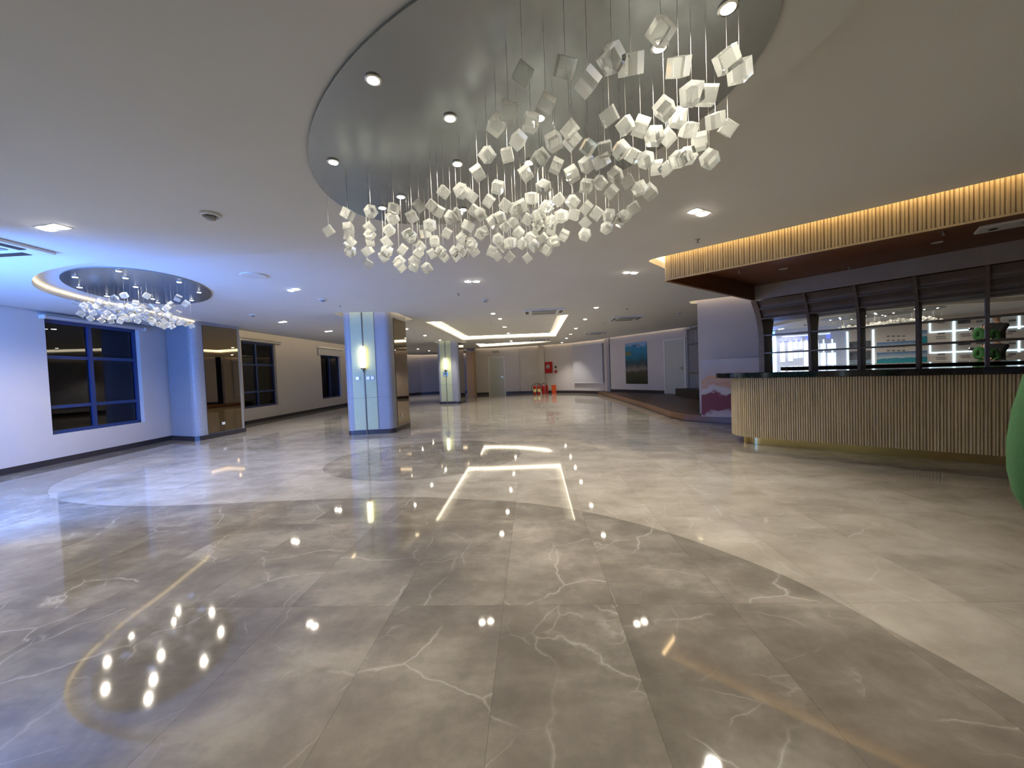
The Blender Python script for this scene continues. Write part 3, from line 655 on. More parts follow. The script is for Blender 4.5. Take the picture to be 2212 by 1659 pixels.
def flush_light(p, z, label, lit=False):
    e = empty('canopy_downlight', (p[0], p[1], z), label=label, cat='ceiling light', group='unlit round lights under the bar canopy')
    local('trim_ring', MB().lathe([(0.05, 0), (0.055, -0.006), (0.04, -0.008), (0.038, 0)], (0, 0, 0)), M['white'], e)
    local('lens', MB().cyl((0, 0, -0.004), 0.037, 0.003), M['grey_plastic'], e)
for px, lb in (((1692, 581), 'round unlit light under the bar canopy, leftmost'), ((2024, 524), 'round unlit light under the bar canopy, left of the air conditioner')):
    flush_light(unp(*px, z=2.655), 2.66, lb)
def sprinkler(p, z, label):
    e = empty('sprinkler', (p[0], p[1], z), label=label, cat='sprinkler', group='ceiling sprinklers')
    local('escutcheon', MB().lathe([(0.03, 0), (0.03, -0.004), (0.012, -0.010), (0.010, 0)], (0, 0, 0), 16), M['chrome'], e)
    local('head', MB().cyl((0, 0, -0.035), 0.008, 0.03, seg=10).cyl((0, 0, -0.038), 0.017, 0.003, seg=12), M['grey_plastic'], e)
sprinkler(unp(1597, 588, z=2.64), 2.66, 'sprinkler under the bar canopy, leftmost')
sprinkler(unp(1834, 579, z=2.64), 2.66, 'sprinkler under the bar canopy between the two round lights')
sprinkler(unp(2038, 505, z=2.64), 2.66, 'sprinkler under the bar canopy beside the right round light')

# ------------------------------------------------------------------ back bar: curved ribs, compartments, mirrors, shelves
bb = empty('back_bar_unit', (*b8(-2.7, 8.3), 0), label='back bar wall unit of curved brown ribs with mirrored bays and shelves', cat='bar shelving')
us = [-2.70, -1.95, -1.30, -0.64, 0.02, 0.68, 1.34, 2.0, 2.66, 3.32]
ZR = [(0.0, 8.36), (1.70, 8.36), (1.90, 8.33), (2.05, 8.27), (2.18, 8.20), (2.30, 8.10), (2.41, 8.00)]
for i, u in enumerate(us):
    mb = MB(); tw = 0.045 if i == 0 else 0.02
    f = [(u-tw, d, z) for z, d in ZR]; 
    L3 = [Vector((*b8(u-tw, d), z)) for z, d in ZR]; R3 = [Vector((*b8(u+tw, d), z)) for z, d in ZR]
    Lb = [Vector((*b8(u-tw, 8.66), z)) for z, d in ZR]; Rb = [Vector((*b8(u+tw, 8.66), z)) for z, d in ZR]
    for k in range(len(ZR)-1):
        mb.poly([L3[k], R3[k], R3[k+1], L3[k+1]]); mb.poly([L3[k], L3[k+1], Lb[k+1], Lb[k]]); mb.poly([R3[k], Rb[k], Rb[k+1], R3[k+1]]); mb.poly([Lb[k], Lb[k+1], Rb[k+1], Rb[k]])
    mb.poly([L3[-1], R3[-1], Rb[-1], Lb[-1]])
    mb.build('curved_rib', M['grey_wood'], bb, normals=True)
corn = MB(); c0 = [b8(-2.66, 7.935), b8(4.2, 7.935), b8(4.2, 7.965), b8(-2.66, 7.965)]
corn.prism(c0, 2.412, 2.658); corn.build('cornice_band', plain('cornice_laminate', (0.34, 0.30, 0.27), 0.45), bb)
def curved_panel(u0, u1, za, zb, dadd, mat, name):
    mb = MB(); n_ = 6; rows = []
    for k in range(n_+1):
        t = k/n_; z = za+(zb-za)*t
        d = 8.36 if z < 1.7 else None
        for (z0, d0), (z1, d1) in zip(ZR, ZR[1:]):
            if z0 <= z <= z1: d = d0+(d1-d0)*(z-z0)/(z1-z0)
        d = (d if d is not None else 8.0)+dadd*sin(pi*min(max(t, 0), 1))+0.03
        rows.append((Vector((*b8(u0, d), z)), Vector((*b8(u1, d), z))))
    for (a, b), (c, d) in zip(rows, rows[1:]): mb.poly([a, b, d, c])
    mb.build(name, mat, bb, smooth=True)
for i in range(len(us)-1):
    u0, u1 = us[i]+0.02, us[i+1]-0.02
    curved_panel(u0, u1, 2.26, 2.405, 0.05, M['grey_wood'], 'compartment_panel')
    curved_panel(u0, u1, 2.09, 2.25, 0.05, M['grey_wood'], 'compartment_panel')
    for z, d0 in ((2.245, 8.14), (2.075, 8.24)):
        MB().prism([b8(u0, d0), b8(u1, d0), b8(u1, 8.6), b8(u0, 8.6)], z, z+0.018).build('compartment_rail', M['grey_wood'], bb)
    for z in (1.43, 1.765):
        s_ = MB().prism([b8(u0, 8.365), b8(u1, 8.365), b8(u1, 8.59), b8(u0, 8.59)], z, z+0.022); s_.build('shelf', M['brown_metal'], bb)
    # mirrors: three tiers; the middle tier hangs a little tilted
    yw = 0.5*(u1-u0)*tan(radians(0.9))
    def mir(z0, z1, tilt):
        h_ = (z1-z0)/2*tan(radians(tilt)); mb = MB()
        a = [Vector((*b8(u0, 8.61-yw+h_), z0)), Vector((*b8(u1, 8.61+yw+h_), z0)), Vector((*b8(u1, 8.61+yw-h_), z1)), Vector((*b8(u0, 8.61-yw-h_), z1))]
        dv = Vector((V8.x, V8.y, 0))*0.006; b = [q+dv for q in a]
        va = [mb.bm.verts.new(q) for q in a]; vb = [mb.bm.verts.new(q) for q in b]
        mb.bm.faces.new(va); mb.bm.faces.new(vb[::-1])
        for k in range(4): mb.bm.faces.new((va[k], va[(k+1) % 4], vb[(k+1) % 4], vb[k]))
        mb.build('mirror_panel', M['mirror'], bb)
    mir(1.06, 1.43, 0.5); mir(1.455, 1.763, 1.5 if i < 3 else 2.4); mir(1.79, 2.07, -0.1)
MB().prism([b8(-2.75, 8.62), b8(4.2, 8.62), b8(4.2, 8.70), b8(-2.75, 8.70)], 0.0, 2.70).build('back_board', M['grey_wood'], bb)
MB().prism([b8(-2.66, 8.0), b8(4.2, 8.0), b8(4.2, 8.59), b8(-2.66, 8.59)], 0.0, 0.98).build('base_cabinet', M['black'], bb)
MB().prism([b8(-2.66, 7.98), b8(4.2, 7.98), b8(4.2, 8.598), b8(-2.66, 8.598)], 0.98, 1.02).build('back_counter', M['black_stone'], bb)

# ------------------------------------------------------------------ bar counter
bar = empty('bar_counter', (*b4(0.5, 7.1), 0), label='long bar counter with ribbed wooden front, black stone top and brass kick plate', cat='bar counter')
def barline(v, ul, ur, r, vb=7.42):
    return rounded([(0, 0)]*0 or [b4(ul, v), b4(ur, v), b4(ur, vb), b4(ul, vb)], [r, 0, 0, 0.2], 12)
bl = barline(6.8, -1.62, 3.1, 0.34)
pathb = bl[:13]
side = [b4(-1.62, 7.3)]
fpath = side+pathb+[b4(3.1, 6.8)]
rb = MB(); ribbed(fpath, 0.0555, 0.032, 0.125, 1.035, rb)
rb.build('ribbed_front', M['slat_wood'], bar)
MB().prism(offset_poly(bl, -0.006), 0.125, 1.035).build('counter_body', plain('groove_brown', (0.14, 0.075, 0.035), 0.6), bar)
MB().prism(barline(6.91, -1.50, 3.1, 0.28, 7.35), 0.0, 0.125).build('brass_kick_plate', M['brass'], bar)
MB().prism(barline(6.68, -1.86, 3.2, 0.40, 7.46), 1.04, 1.12).build('black_stone_top', M['black_stone'], bar, bevel=0.006)

# ------------------------------------------------------------------ mural board leaning on the white wall
mw = (WB1-WB0).normalized()
def mural_mat():
    mt, nt, b, o = nmat('mural_print')
    tc = N(nt, 'ShaderNodeTexCoord'); s = N(nt, 'ShaderNodeSeparateXYZ', {0: tc.outputs['Generated']})
    ns = N(nt, 'ShaderNodeTexNoise', {'Vector': tc.outputs['Object'], 'Scale': 2.0, 'Detail': 7.0, 'Roughness': 0.55, 'Distortion': 0.5})
    n2 = N(nt, 'ShaderNodeTexNoise', {'Vector': tc.outputs['Object'], 'Scale': 9.0, 'Detail': 8.0, 'Roughness': 0.7})
    z = mp(nt, 'ADD', s.outputs[2], mp(nt, 'MULTIPLY', mp(nt, 'SUBTRACT', ns.outputs['Fac'], 0.5), 0.38))
    z = mp(nt, 'SUBTRACT', z, mp(nt, 'MULTIPLY', s.outputs[0], 0.16))
    z = mp(nt, 'ADD', z, mp(nt, 'MULTIPLY', mp(nt, 'SUBTRACT', n2.outputs['Fac'], 0.5), 0.10))
    c = ramp(nt, z, [(0.0, (0.55, 0.48, 0.50)), (0.05, (0.5, 0.42, 0.44)), (0.09, (0.20, 0.035, 0.06)), (0.33, (0.20, 0.035, 0.06)), (0.35, (0.62, 0.57, 0.56)), (0.43, (0.64, 0.59, 0.58)), (0.48, (0.60, 0.32, 0.20)), (0.54, (0.60, 0.44, 0.38)), (0.60, (0.66, 0.36, 0.18)), (0.66, (0.55, 0.50, 0.52)), (1.0, (0.60, 0.61, 0.66))])
    nt.links.new(c, b.inputs['Base Color']); b.inputs['Roughness'].default_value = 0.5; return mt
mb = MB(); o0 = Vector((3.585, 8.36)); o1 = o0+mw*1.62; nb = WBn
bot = [o0, o1]; top = [o0-nb*(-0.0)+(-nb)*0.17, o1+(-nb)*0.17]
ft = [Vector((o0.x, o0.y, 0.165)), Vector((o1.x, o1.y, 0.165)), Vector((top[1].x, top[1].y, 1.37)), Vector((top[0].x, top[0].y, 1.37))]
bk2 = [q+Vector((-nb.x*0.02, -nb.y*0.02, 0)) for q in ft]
va = [mb.bm.verts.new(q) for q in ft]; vb = [mb.bm.verts.new(q) for q in bk2]
mb.bm.faces.new(va); mb.bm.faces.new(vb[::-1])
for k in range(4): mb.bm.faces.new((va[k], va[(k+1) % 4], vb[(k+1) % 4], vb[k]))
tag(mb.build('mural_board', mural_mat()), 'board with a maroon, white and orange seascape print leaning beside the bar', 'mural board')

# ------------------------------------------------------------------ exhibition wall behind the camera (seen in the bar mirrors)
NEX = -1.6; NM = 8.6; NV = 2*NM-NEX
def vz(px, py, row=1):
    py = py+(0 if row == 1 else 43)
    p = unp(px+33*(1+((px-1148)/830)**2)/2.4, py, pl=((V8.x, V8.y), NV)); return p.x*U8.x+p.y*U8.y, p.z-0.16
def exr(mb, u0, u1, z0, z1, off, th=0.02):
    q = [b8(u0, NEX+off), b8(u1, NEX+off), b8(u1, NEX+off+th), b8(u0, NEX+off+th)]; mb.prism(q, z0, z1); return mb
ex = empty('exhibition_wall', (*b8(0, NEX), 0), label='long white exhibition wall with glowing outlines seen in the bar mirrors', cat='display wall')
uL = vz(1676, 760)[0]; uR = vz(2400, 760)[0]; uA = vz(1834, 760)[0]
exr(MB(), uL, uA, 0, 2.6, -0.12, 0.12).build('lit_wall_panel', M['lit_board'], ex)
exr(MB(), uA, uR, 0, 2.6, -0.12, 0.12).build('white_wall_panel', M['board'], ex)
def line(x0, y0, x1, y1, t=0.045, mat='led_line', name='light_line', z0=None, z1=None):
    ua, za = vz(x0, y0); ub, zb = vz(x1, y1); 
    if abs(x1-x0) < 3: exr(MB(), ua-t/2, ua+t/2, z0 if z0 is not None else min(za, zb), z1 if z1 is not None else max(za, zb), 0.0, 0.02).build(name, M[mat], ex)
    else: exr(MB(), min(ua, ub), max(ua, ub), (za+zb)/2-t/2, (za+zb)/2+t/2, 0.0, 0.02).build(name, M[mat], ex)
line(1833, 760, 1833, 760, z0=0.1, z1=1.75, t=0.05); line(1889, 760, 1889, 760, z0=0.1, z1=1.75, t=0.055)
line(2012, 763, 2012, 740, t=0.04, z1=1.62); line(2012, 763, 2140, 756, t=0.04); line(2064, 760, 2064, 760, t=0.06, z0=0.1, z1=1.62)
line(2138, 758, 2138, 731, t=0.04); line(2138, 731, 2205, 727, t=0.05); line(2138, 758, 2215, 755, t=0.04); line(2205, 760, 2205, 727, t=0.04)
line(1677, 760, 1677, 760, z0=0.1, z1=1.9, t=0.05); line(1692, 765, 1796, 763, t=0.05, mat='bottle_glow') if False else None
ua, z_ = vz(1692, 765, 1); ub, _ = vz(1796, 765, 1); exr(MB(), ua, ub, 1.72, 1.76, 0.0).build('light_line', M['bottle_glow'], ex)
for (x0, x1, ya, yb) in ((1687, 1697, 760, 782), (1704, 1714, 758, 780), (1716, 1725, 758, 774), (1727, 1736, 758, 773), (1738, 1748, 756, 795), (1762, 1772, 762, 796), (1774, 1786, 762, 796), (1789, 1808, 762, 796)):
    u0, z1 = vz(x0, ya); u1, z0 = vz(x1, yb); u0, u1 = min(u0, u1), max(u0, u1); z0 -= 0.0
    mb = MB(); exr(mb, u0, u1, z0, z1, 0.0, 0.015); c_ = (u0+u1)/2; exr(mb, c_+0.0, c_+0.045, z1, z1+0.16, 0.0, 0.015); mb.build('glowing_bottle_shape', M['bottle_glow'], ex)
for x in (1691, 1700, 1709, 1719, 1730, 1747, 1792):
    u0, z1 = vz(x-4, 772); u1, _ = vz(x+4, 772); exr(MB(), u0, u1, 1.56, 1.68, 0.0, 0.02).build('blue_cap_shape', M['cap_glow'], ex)
def sea_mat():
    mt, nt, b, o = nmat('sea_print')
    tc = N(nt, 'ShaderNodeTexCoord'); s = N(nt, 'ShaderNodeSeparateXYZ', {0: tc.outputs['Generated']}); ns = N(nt, 'ShaderNodeTexNoise', {'Vector': tc.outputs['Object'], 'Scale': 3.0, 'Detail': 5.0})
    z = mp(nt, 'ADD', s.outputs[2], mp(nt, 'MULTIPLY', mp(nt, 'SUBTRACT', ns.outputs['Fac'], 0.5), 0.2))
    nt.links.new(ramp(nt, z, [(0.0, (0.05, 0.10, 0.06)), (0.25, (0.0, 0.16, 0.22)), (0.5, (0.0, 0.30, 0.38)), (0.68, (0.02, 0.20, 0.32)), (0.72, (0.5, 0.6, 0.66)), (1.0, (0.05, 0.18, 0.45))]), b.inputs['Base Color']); return mt
SEA = sea_mat(); ROCK = plain('rock_photo_print', (0.10, 0.12, 0.15), 0.5, var=0.7, scale=5)
def pic(x0, y0, x1, y1, mat, name, row=1, z0=None):
    ua, za = vz(x0, y0, row); ub, zb = vz(x1, y1, row); exr(MB(), min(ua, ub), max(ua, ub), z0 if z0 is not None else min(za, zb), max(za, zb), 0.0, 0.012).build(name, mat, ex)
pic(1896, 762, 2006, 800, SEA, 'sea_picture', z0=0.55)
pic(1837, 759, 1884, 777, ROCK, 'rock_picture'); pic(1838, 780, 1884, 800, SEA, 'sea_picture', z0=0.7); pic(1832, 728, 1884, 752, ROCK, 'rock_picture', 2) if False else None
for x in (2036, 2120, 2190):
    for y in (741, 765): pic(x-8, y-1.6, x+8, y+1.6, M['grey_print'], 'caption_plate')
for x in range(4):
    for y in (748, 757): pic(1918+x*11, y-1.5, 1925+x*11, y+1.5, M['grey_print'], 'small_icon')
pic(2072, 727, 2100, 744, ROCK, 'rock_picture')
for x, y in ((2035, 772), (2036, 776), (2088, 768), (2090, 772), (2030, 785), (2180, 770), (2184, 780)): pic(x-11, y-0.5, x+11, y+0.5, M['grey_print'], 'text_line')
# video wall that throws the blue light
vs1, vs0 = Vector((-4.55, 1.25)), Vector((-6.85, 2.45))
e = empty('video_wall', (-6.2, 1.4, 0), label='blue glowing video wall left of the camera beyond the frame', cat='screen')
wallrect(MB(), vs0, vs1, -0.10, 0, 2.5, 0.0, 2.45, 0.10).build('casing', M['black'], e)
wallrect(MB(), vs0, vs1, 0.001, 0.06, 2.44, 0.5, 2.42, 0.01).build('screen', M['blue_screen'], e)
wallrect(MB(), vs0, vs1, -0.06, 0.03, 2.5, 2.45, 2.465, 0.05).build('added_uplight_strip', M['added_blue_strip'], e)  # strip added on the casing to throw more blue onto the ceiling

# ------------------------------------------------------------------ chandeliers
def cube_mb(mb, c, s, rot):
    vs = [mb.bm.verts.new(Vector(c)+rot @ Vector((x, y, z))*s/2) for x in (-1, 1) for y in (-1, 1) for z in (-1, 1)]
    for f in ((0, 1, 3, 2), (4, 6, 7, 5), (0, 4, 5, 1), (2, 3, 7, 6), (0, 2, 6, 4), (1, 5, 7, 3)): mb.bm.faces.new([vs[i] for i in f])
def rrot():
    return Matrix.Rotation(random.uniform(0, 2*pi), 3, 'Z') @ Matrix.Rotation(radians(random.choice((45, 54.7, 35, 20, 50))), 3, 'X') @ Matrix.Rotation(radians(random.choice((45, 45, 30, 10))), 3, 'Y')
wire_mat = plain('steel_wire', (0.35, 0.34, 0.31), 0.45, 0.8)
PROTO = []
def chandelier(name, label, cen, a, b, ang, zc, cubes, lamps, side, nmax=98, ocular=()):
    e = empty(name, (cen[0], cen[1], zc), label=label, cat='chandelier')
    pl_ = ellipse(cen[0], cen[1], a, b, ang)
    MB().prism(pl_, zc-0.012, zc).build('mirror_canopy_plate', M['disc'], e)
    cubes = sorted(cubes, key=lambda c: c[1])          # nearest first
    rest = MB(); restw = MB(); nr = 0
    for i, c in enumerate(cubes):
        c = Vector(c); s = side*random.uniform(0.93, 1.07); R = rrot()
        if i < nmax:
            if not PROTO:
                mb = MB(); cube_mb(mb, (0, 0, 0), 1.0, Matrix.Identity(3)); me = bpy.data.meshes.new('glass_cube'); bmesh.ops.recalc_face_normals(mb.bm, faces=mb.bm.faces); mb.bm.to_mesh(me); me.materials.append(M['crystal']); PROTO.append(me)
                mb = MB().cyl((0, 0, 0), 0.0008, 1.0, seg=5); me = bpy.data.meshes.new('wire'); mb.bm.to_mesh(me); me.materials.append(wire_mat); PROTO.append(me)
            o = bpy.data.objects.new('glass_cube', PROTO[0]); COL.objects.link(o); o.parent = e
            o.location = (c.x-cen[0], c.y-cen[1], c.z-zc); o.rotation_euler = R.to_euler(); o.scale = (s, s, s)
            wv = bpy.data.objects.new('suspension_wire', PROTO[1]); COL.objects.link(wv); wv.parent = o
            Mo = Matrix.Translation(Vector(o.location)) @ R.to_4x4() @ Matrix.Scale(s, 4)
            wv.matrix_parent_inverse = Mo.inverted()
            wv.location = (c.x-cen[0], c.y-cen[1], c.z-zc+s*0.6); wv.scale = (1, 1, max(0.02, zc-0.012-c.z-s*0.6))
        else:
            cube_mb(rest, c, s, R); restw.cyl((c.x, c.y, c.z+s*0.6), 0.0008, max(0.02, zc-0.012-c.z-s*0.6), seg=4); nr += 1
    if nr:
        o = rest.build('glass_cubes_farther', M['crystal'], e); o['kind'] = 'stuff'
        o = restw.build('suspension_wires_farther', wire_mat, e); o['kind'] = 'stuff'
    for (x, y) in lamps:
        l = empty('spotlight', (x-cen[0], y-cen[1], -0.012)); l.parent = e
        local('ring', MB().lathe([(0.034, 0), (0.036, -0.006), (0.026, -0.008), (0.026, 0)], (0, 0, 0), 16), M['chrome'], l)
        local('bulb', MB().lathe([(0.025, 0), (0.025, -0.006), (0.012, -0.010), (0.001, -0.011)], (0, 0, 0), 16), M['lamp'], l)
        spot('bulb_light', (0, 0, -0.03), P_CHAND, 150, WARM, 0.6, l, 0.02)
    return e
c6 = [(1353,443),(1267,667),(1195,745),(1490,625),(1400,730),(1325,837),(1140,925),(1260,925),(1083,1033),(1203,1118),(1455,945),(1370,1035),(1473,1118),(1405,1183),(880,1147),(985,1140),(1042,1168),(307,1278),(445,1262),(583,1245),(733,1228),(690,1293),(575,1300),(810,1230),(850,1262),(925,1300),(960,1280),(1060,1255),(1100,1280),(1150,1200),(1250,1228),(1310,1255),(1345,1230),(193,1378),(312,1360),(315,1405),(322,1450),(322,1500),(437,1360),(440,1400),(440,1440),(428,1498),(428,1575),(555,1375),(540,1445),(540,1500),(523,1530),(665,1395),(680,1410),(635,1490),(615,1560),(620,1590),(797,1345),(773,1395),(740,1470),(730,1510),(705,1560),(700,1595),(780,1600),(900,1393),(1025,1348),(990,1425),(825,1440),(860,1500),(810,1515),(880,1530),(945,1500),(975,1480),(1000,1510),(960,1530),(1040,1450),(1065,1505),(1050,1470),(1100,1395),(1120,1380),(1175,1325),(1215,1300),(1245,1350),(1295,1330),(1327,1390),(1380,1310),(1435,1290),(1450,1355),(1495,1235),(1515,1330),(1205,1430),(1240,1470),(1280,1450),(1165,1500),(1200,1530),(1273,1535),(1380,1540),(1345,1450),(1395,1420),(1420,1465),(1470,1420),(1430,1390),(1495,1495),(1530,1440)]
c7 = [(170,403),(303,490),(447,350),(560,385),(740,190),(845,400),(1135,360),(1210,425),(430,695),(530,750),(620,755),(760,650),(840,705),(925,560),(1015,570),(905,775),(700,813),(780,820),(970,845),(1065,720),(1140,765),(195,775),(210,840),(100,845),(305,880),(405,890),(500,895),(575,930),(650,955),(715,1000),(775,1005),(845,950),(900,930),(1030,950),(15,950),(115,990),(300,980),(385,960),(210,1040),(40,1118),(295,1110),(375,1090),(468,1045),(543,1085),(445,1145),(612,1125),(672,1145),(130,1193),(212,1205),(295,1240),(60,1240),(145,1290),(220,1280),(355,1275),(430,1285),(520,1290),(577,1243),(490,1320),(288,1330),(285,1400),(415,1360),(90,1320),(85,1370),(160,1405),(105,1440),(55,1490),(35,1420),(15,1350),(15,1280)]
pix = [(640+x/2.764, y/2.764) for x, y in c6]+[(1160+x/2.764, y/2.764) for x, y in c7]
def lerp(x, T):
    for (a, fa), (b, fb) in zip(T, T[1:]):
        if x <= b: return fa+(fb-fa)*(x-a)/(b-a)
    return T[-1][1]
YT = [(0, 1.15), (70, 1.25), (150, 1.38), (230, 1.60), (300, 1.86), (350, 2.05), (400, 2.22), (450, 2.42), (500, 2.66), (540, 2.85), (580, 3.0)]
BIG = dict(cen=(-0.19, 2.28), a=1.40, b=0.855, ang=142.1)
def inside(p, B, mrg=0.04):
    dx, dy = p[0]-B['cen'][0], p[1]-B['cen'][1]; c, s = cos(radians(B['ang'])), sin(radians(B['ang']))
    return ((dx*c+dy*s)/(B['a']-mrg))**2+((-dx*s+dy*c)/(B['b']-mrg))**2
big = []
for x, y in pix:
    yy = y-(x-1148)*0.0
    Y = lerp(y, YT)*random.uniform(0.97, 1.03)
    P = unp(x, y, Y=Y)
    for _ in range(30):
        if inside(P, BIG) <= 1: break
        Y += (BIG['cen'][1]+0.25-Y)*0.08; P = unp(x, y, Y=Y)
    P.z = min(P.z, 2.50); big.append(P)
chandelier('large_chandelier', 'large oval chandelier of hanging glass cubes right overhead', BIG['cen'], BIG['a'], BIG['b'], BIG['ang'], HL-0.002,
           big, [tuple(unp(*p, z=2.585)[:2]) for p in ((806,171),(972,254),(720,349),(988,353),(866,424),(826,448),(1573,15),(1425,100),(1165,253),(1143,350),(1462,235),(1232,385),(1190,440),(1000,452))], 0.058)
s6 = [(1290,375),(1190,405),(1525,380),(1850,403),(1930,460),(1035,435),(790,450),(920,475),(1000,490),(890,520),(1130,490),(840,570),(1060,545),(1250,490),(1330,490),(1410,460),(1480,500),(1240,560),(940,615),(1050,635),(1170,600),(1780,470),(1730,510),(1630,530),(1850,560),(1400,560),(1330,620),(1430,640),(1500,560),(1580,630),(1640,600),(1700,640),(1700,700),(1790,640),(1790,700),(1900,650),(1930,670),(1990,690),(1250,640),(1600,570),(1450,520),(1390,600),(1520,620),(1200,530),(1560,500),(1000,540),(1120,560),(1300,540),(1360,500),(1180,500),(1090,590),(1540,570),(1660,560),(1750,580),(1820,620),(1860,660),(1660,680),(1740,680),(1470,590),(1280,590),(960,560),(870,480),(1150,640),(1370,560),(1590,660)]
SM = dict(cen=(-5.62, 5.40), a=1.28, b=0.78, ang=130.0)
ST = [(630, 4.75), (660, 5.15), (690, 5.6), (715, 6.0)]
small = []
for x, y in s6:
    X, Yp = x/4.81, 560+y/4.81
    Y = lerp(Yp, ST)*random.uniform(0.96, 1.04)
    P = unp(X, Yp, Y=Y)
    for _ in range(40):
        if inside(P, SM) <= 1: break
        Y += (SM['cen'][1]-Y)*0.08; P = unp(X, Yp, Y=Y)
    P.z = min(P.z, 2.62); small.append(P)
chandelier('small_chandelier', 'smaller oval chandelier of hanging glass cubes near the left windows', SM['cen'], SM['a'], SM['b'], SM['ang'], HU-0.002,
           small, [tuple(unp(*p, z=2.685)[:2]) for p in ((162,598),(172,620),(256,585),(271,600),(293,619),(387,609),(430,631),(414,648),(330,645),(231,639),(341,653))], 0.062)

# ------------------------------------------------------------------ downlights, smoke detectors, sprinklers, air conditioners
def single(p, z, label, power=1.0):
    e = empty('downlight', (p[0], p[1], z), 0, label=label, cat='ceiling light', group='round recessed ceiling lights')
    local('trim_ring', MB().lathe([(0.062, 0), (0.064, -0.005), (0.048, -0.007), (0.046, 0)], (0, 0, 0), 20), M['white'], e)
    local('bulb', MB().lathe([(0.047, -0.002), (0.045, -0.010), (0.02, -0.016), (0.001, -0.018)], (0, 0, 0), 16), M['downlamp'], e)
    spot('downlight_beam', (0, 0, -0.04), P_DOWN*power, 100, NEUT, 0.8, e, 0.05)
def twin(p, z, label, rz, power=1.0, group='twin recessed ceiling lights'):
    e = empty('twin_downlight', (p[0], p[1], z), rz, label=label, cat='ceiling light', group=group)
    local('trim_plate', MB().box(-0.125, 0.125, -0.06, 0.06, -0.004, 0.0), M['ceiling'], e, bevel=0.003)
    for sx in (-0.068, 0.068):
        local('bulb', MB().lathe([(0.046, -0.004), (0.043, -0.010), (0.02, -0.014), (0.001, -0.015)], (sx, 0, 0), 16), M['downlamp'], e)
    spot('downlight_beam', (0, 0, -0.04), P_DOWN*power, 100, NEUT, 0.8, e, 0.05)
DL = [((1510, 461), HU, 'twin ceiling light in front of the slatted bar canopy', 0.6), ((1362, 590), HU, 'twin ceiling light left of the canopy corner', 0.4), ((1288, 665), HU, 'ceiling light right of the nearest air conditioner', 0), ((1264, 690), HU, 'second ceiling light in the right hand row beside the tray', 0), ((1244, 710), HU, 'third ceiling light in the right hand row beside the tray', 0), ((1233, 722), HU, 'fourth ceiling light in the right hand row', 0), ((1224, 731), HU, 'fifth ceiling light in the right hand row', 0), ((1214, 740), HU, 'last ceiling light of the right hand row near the back wall', 0),
      ((1020, 609), HU, 'twin ceiling light between the large chandelier and the tray', 0.2), ((1065, 678), HU, 'ceiling light just in front of the rectangular tray', 0), ((1080, 689), HT, 'first ceiling light inside the rectangular tray', 0), ((1090, 707), HT, 'middle ceiling light inside the rectangular tray', 0), ((1098, 720), HT, 'rear ceiling light inside the rectangular tray', 0), ((1104, 737), HU, 'ceiling light between the two trays', 0),
      ((634, 627), HU, 'twin ceiling light between the small chandelier and the nearest pillar', -0.5), ((878, 711), HU, 'ceiling light just right of the nearest pillar', 0), ((918, 725), HU, 'ceiling light before the farther pillar, left of the tray', 0), ((950, 735), HU, 'ceiling light just in front of the farther pillar', 0), ((611, 696), HU, 'twin ceiling light nearest the middle window', -0.4), ((710, 716), HU, 'twin ceiling light left of the nearest pillar near the far window', -0.3), ((903, 754), HU, 'first ceiling light in the far left corner', 0), ((927, 758), HU, 'second ceiling light in the far left corner', 0),
      ((115, 494), HL, 'twin ceiling light beside the left air conditioner', -0.15)]
for px, z, lb, rz in DL:
    z_ = HT-0.06 if z == HT else z; p = unp(*px, z=z_-0.01)
    if 'twin' in lb: twin(p, z_, lb, rz)
    else: single(p, z_, lb)
for k, (x, y) in enumerate(((3.2, -2.2), (-1.5, -3.3), (-5.2, -2.5), (5.6, -1.0))):
    twin((x, y), HU if x > 1.9 else HL, 'twin ceiling light behind the camera', 0.0, 1.0)
def smoke(px, z, label, r=0.055):
    p = unp(*px, z=z-0.02); e = empty('smoke_detector', (p.x, p.y, z), label=label, cat='smoke detector', group='smoke detectors on the ceiling')
    local('base', MB().lathe([(r*1.25, 0), (r*1.25, -0.012), (r, -0.022), (r*0.95, 0)], (0, 0, 0), 20), M['white'], e, smooth=True)
    local('sensor_head', MB().lathe([(r*0.7, -0.02), (r*0.6, -0.034), (r*0.62, -0.042), (0.002, -0.048)], (0, 0, 0), 20), M['grey_plastic'], e, smooth=True)
smoke((455, 468), HL, 'white smoke detector on the blue lit ceiling left of the large chandelier')
smoke((697, 649), HU, 'small detector left of the nearest pillar top') ; smoke((1048, 650), HU, 'small white detector between the chandelier and the tray'); smoke((1468, 676), HU, 'small detector beside the white wall top'); smoke((546, 682), HU, 'small detector on the ceiling right of the small chandelier')
p = unp(548, 596, z=HU-0.01); tag(MB().lathe([(0.16, 0), (0.16, -0.012), (0.14, -0.016), (0.001, -0.016)], (p.x, p.y, HU), 32).build('ceiling_speaker', M['white']), 'round white ceiling speaker right of the small chandelier', 'speaker')
for px, z, lb in (((1507, 521), HU, 'dark sprinkler left of the canopy front'), ((697, 650), HU, ''), ((735, 662), HU, 'sprinkler just above the nearest pillar'), ((990, 637), HU, 'sprinkler between the nearest pillar and the tray'), ((1355, 668), HU, 'sprinkler left of the air conditioner on the right'), ((1306, 699), HU, 'sprinkler right of the right row of ceiling lights'), ((1060, 699), HT-0.06, 'sprinkler inside the rectangular tray'), ((895, 717), HU, 'sprinkler between the two pillars')):
    if lb: sprinkler(unp(*px, z=z-0.02), z, lb)
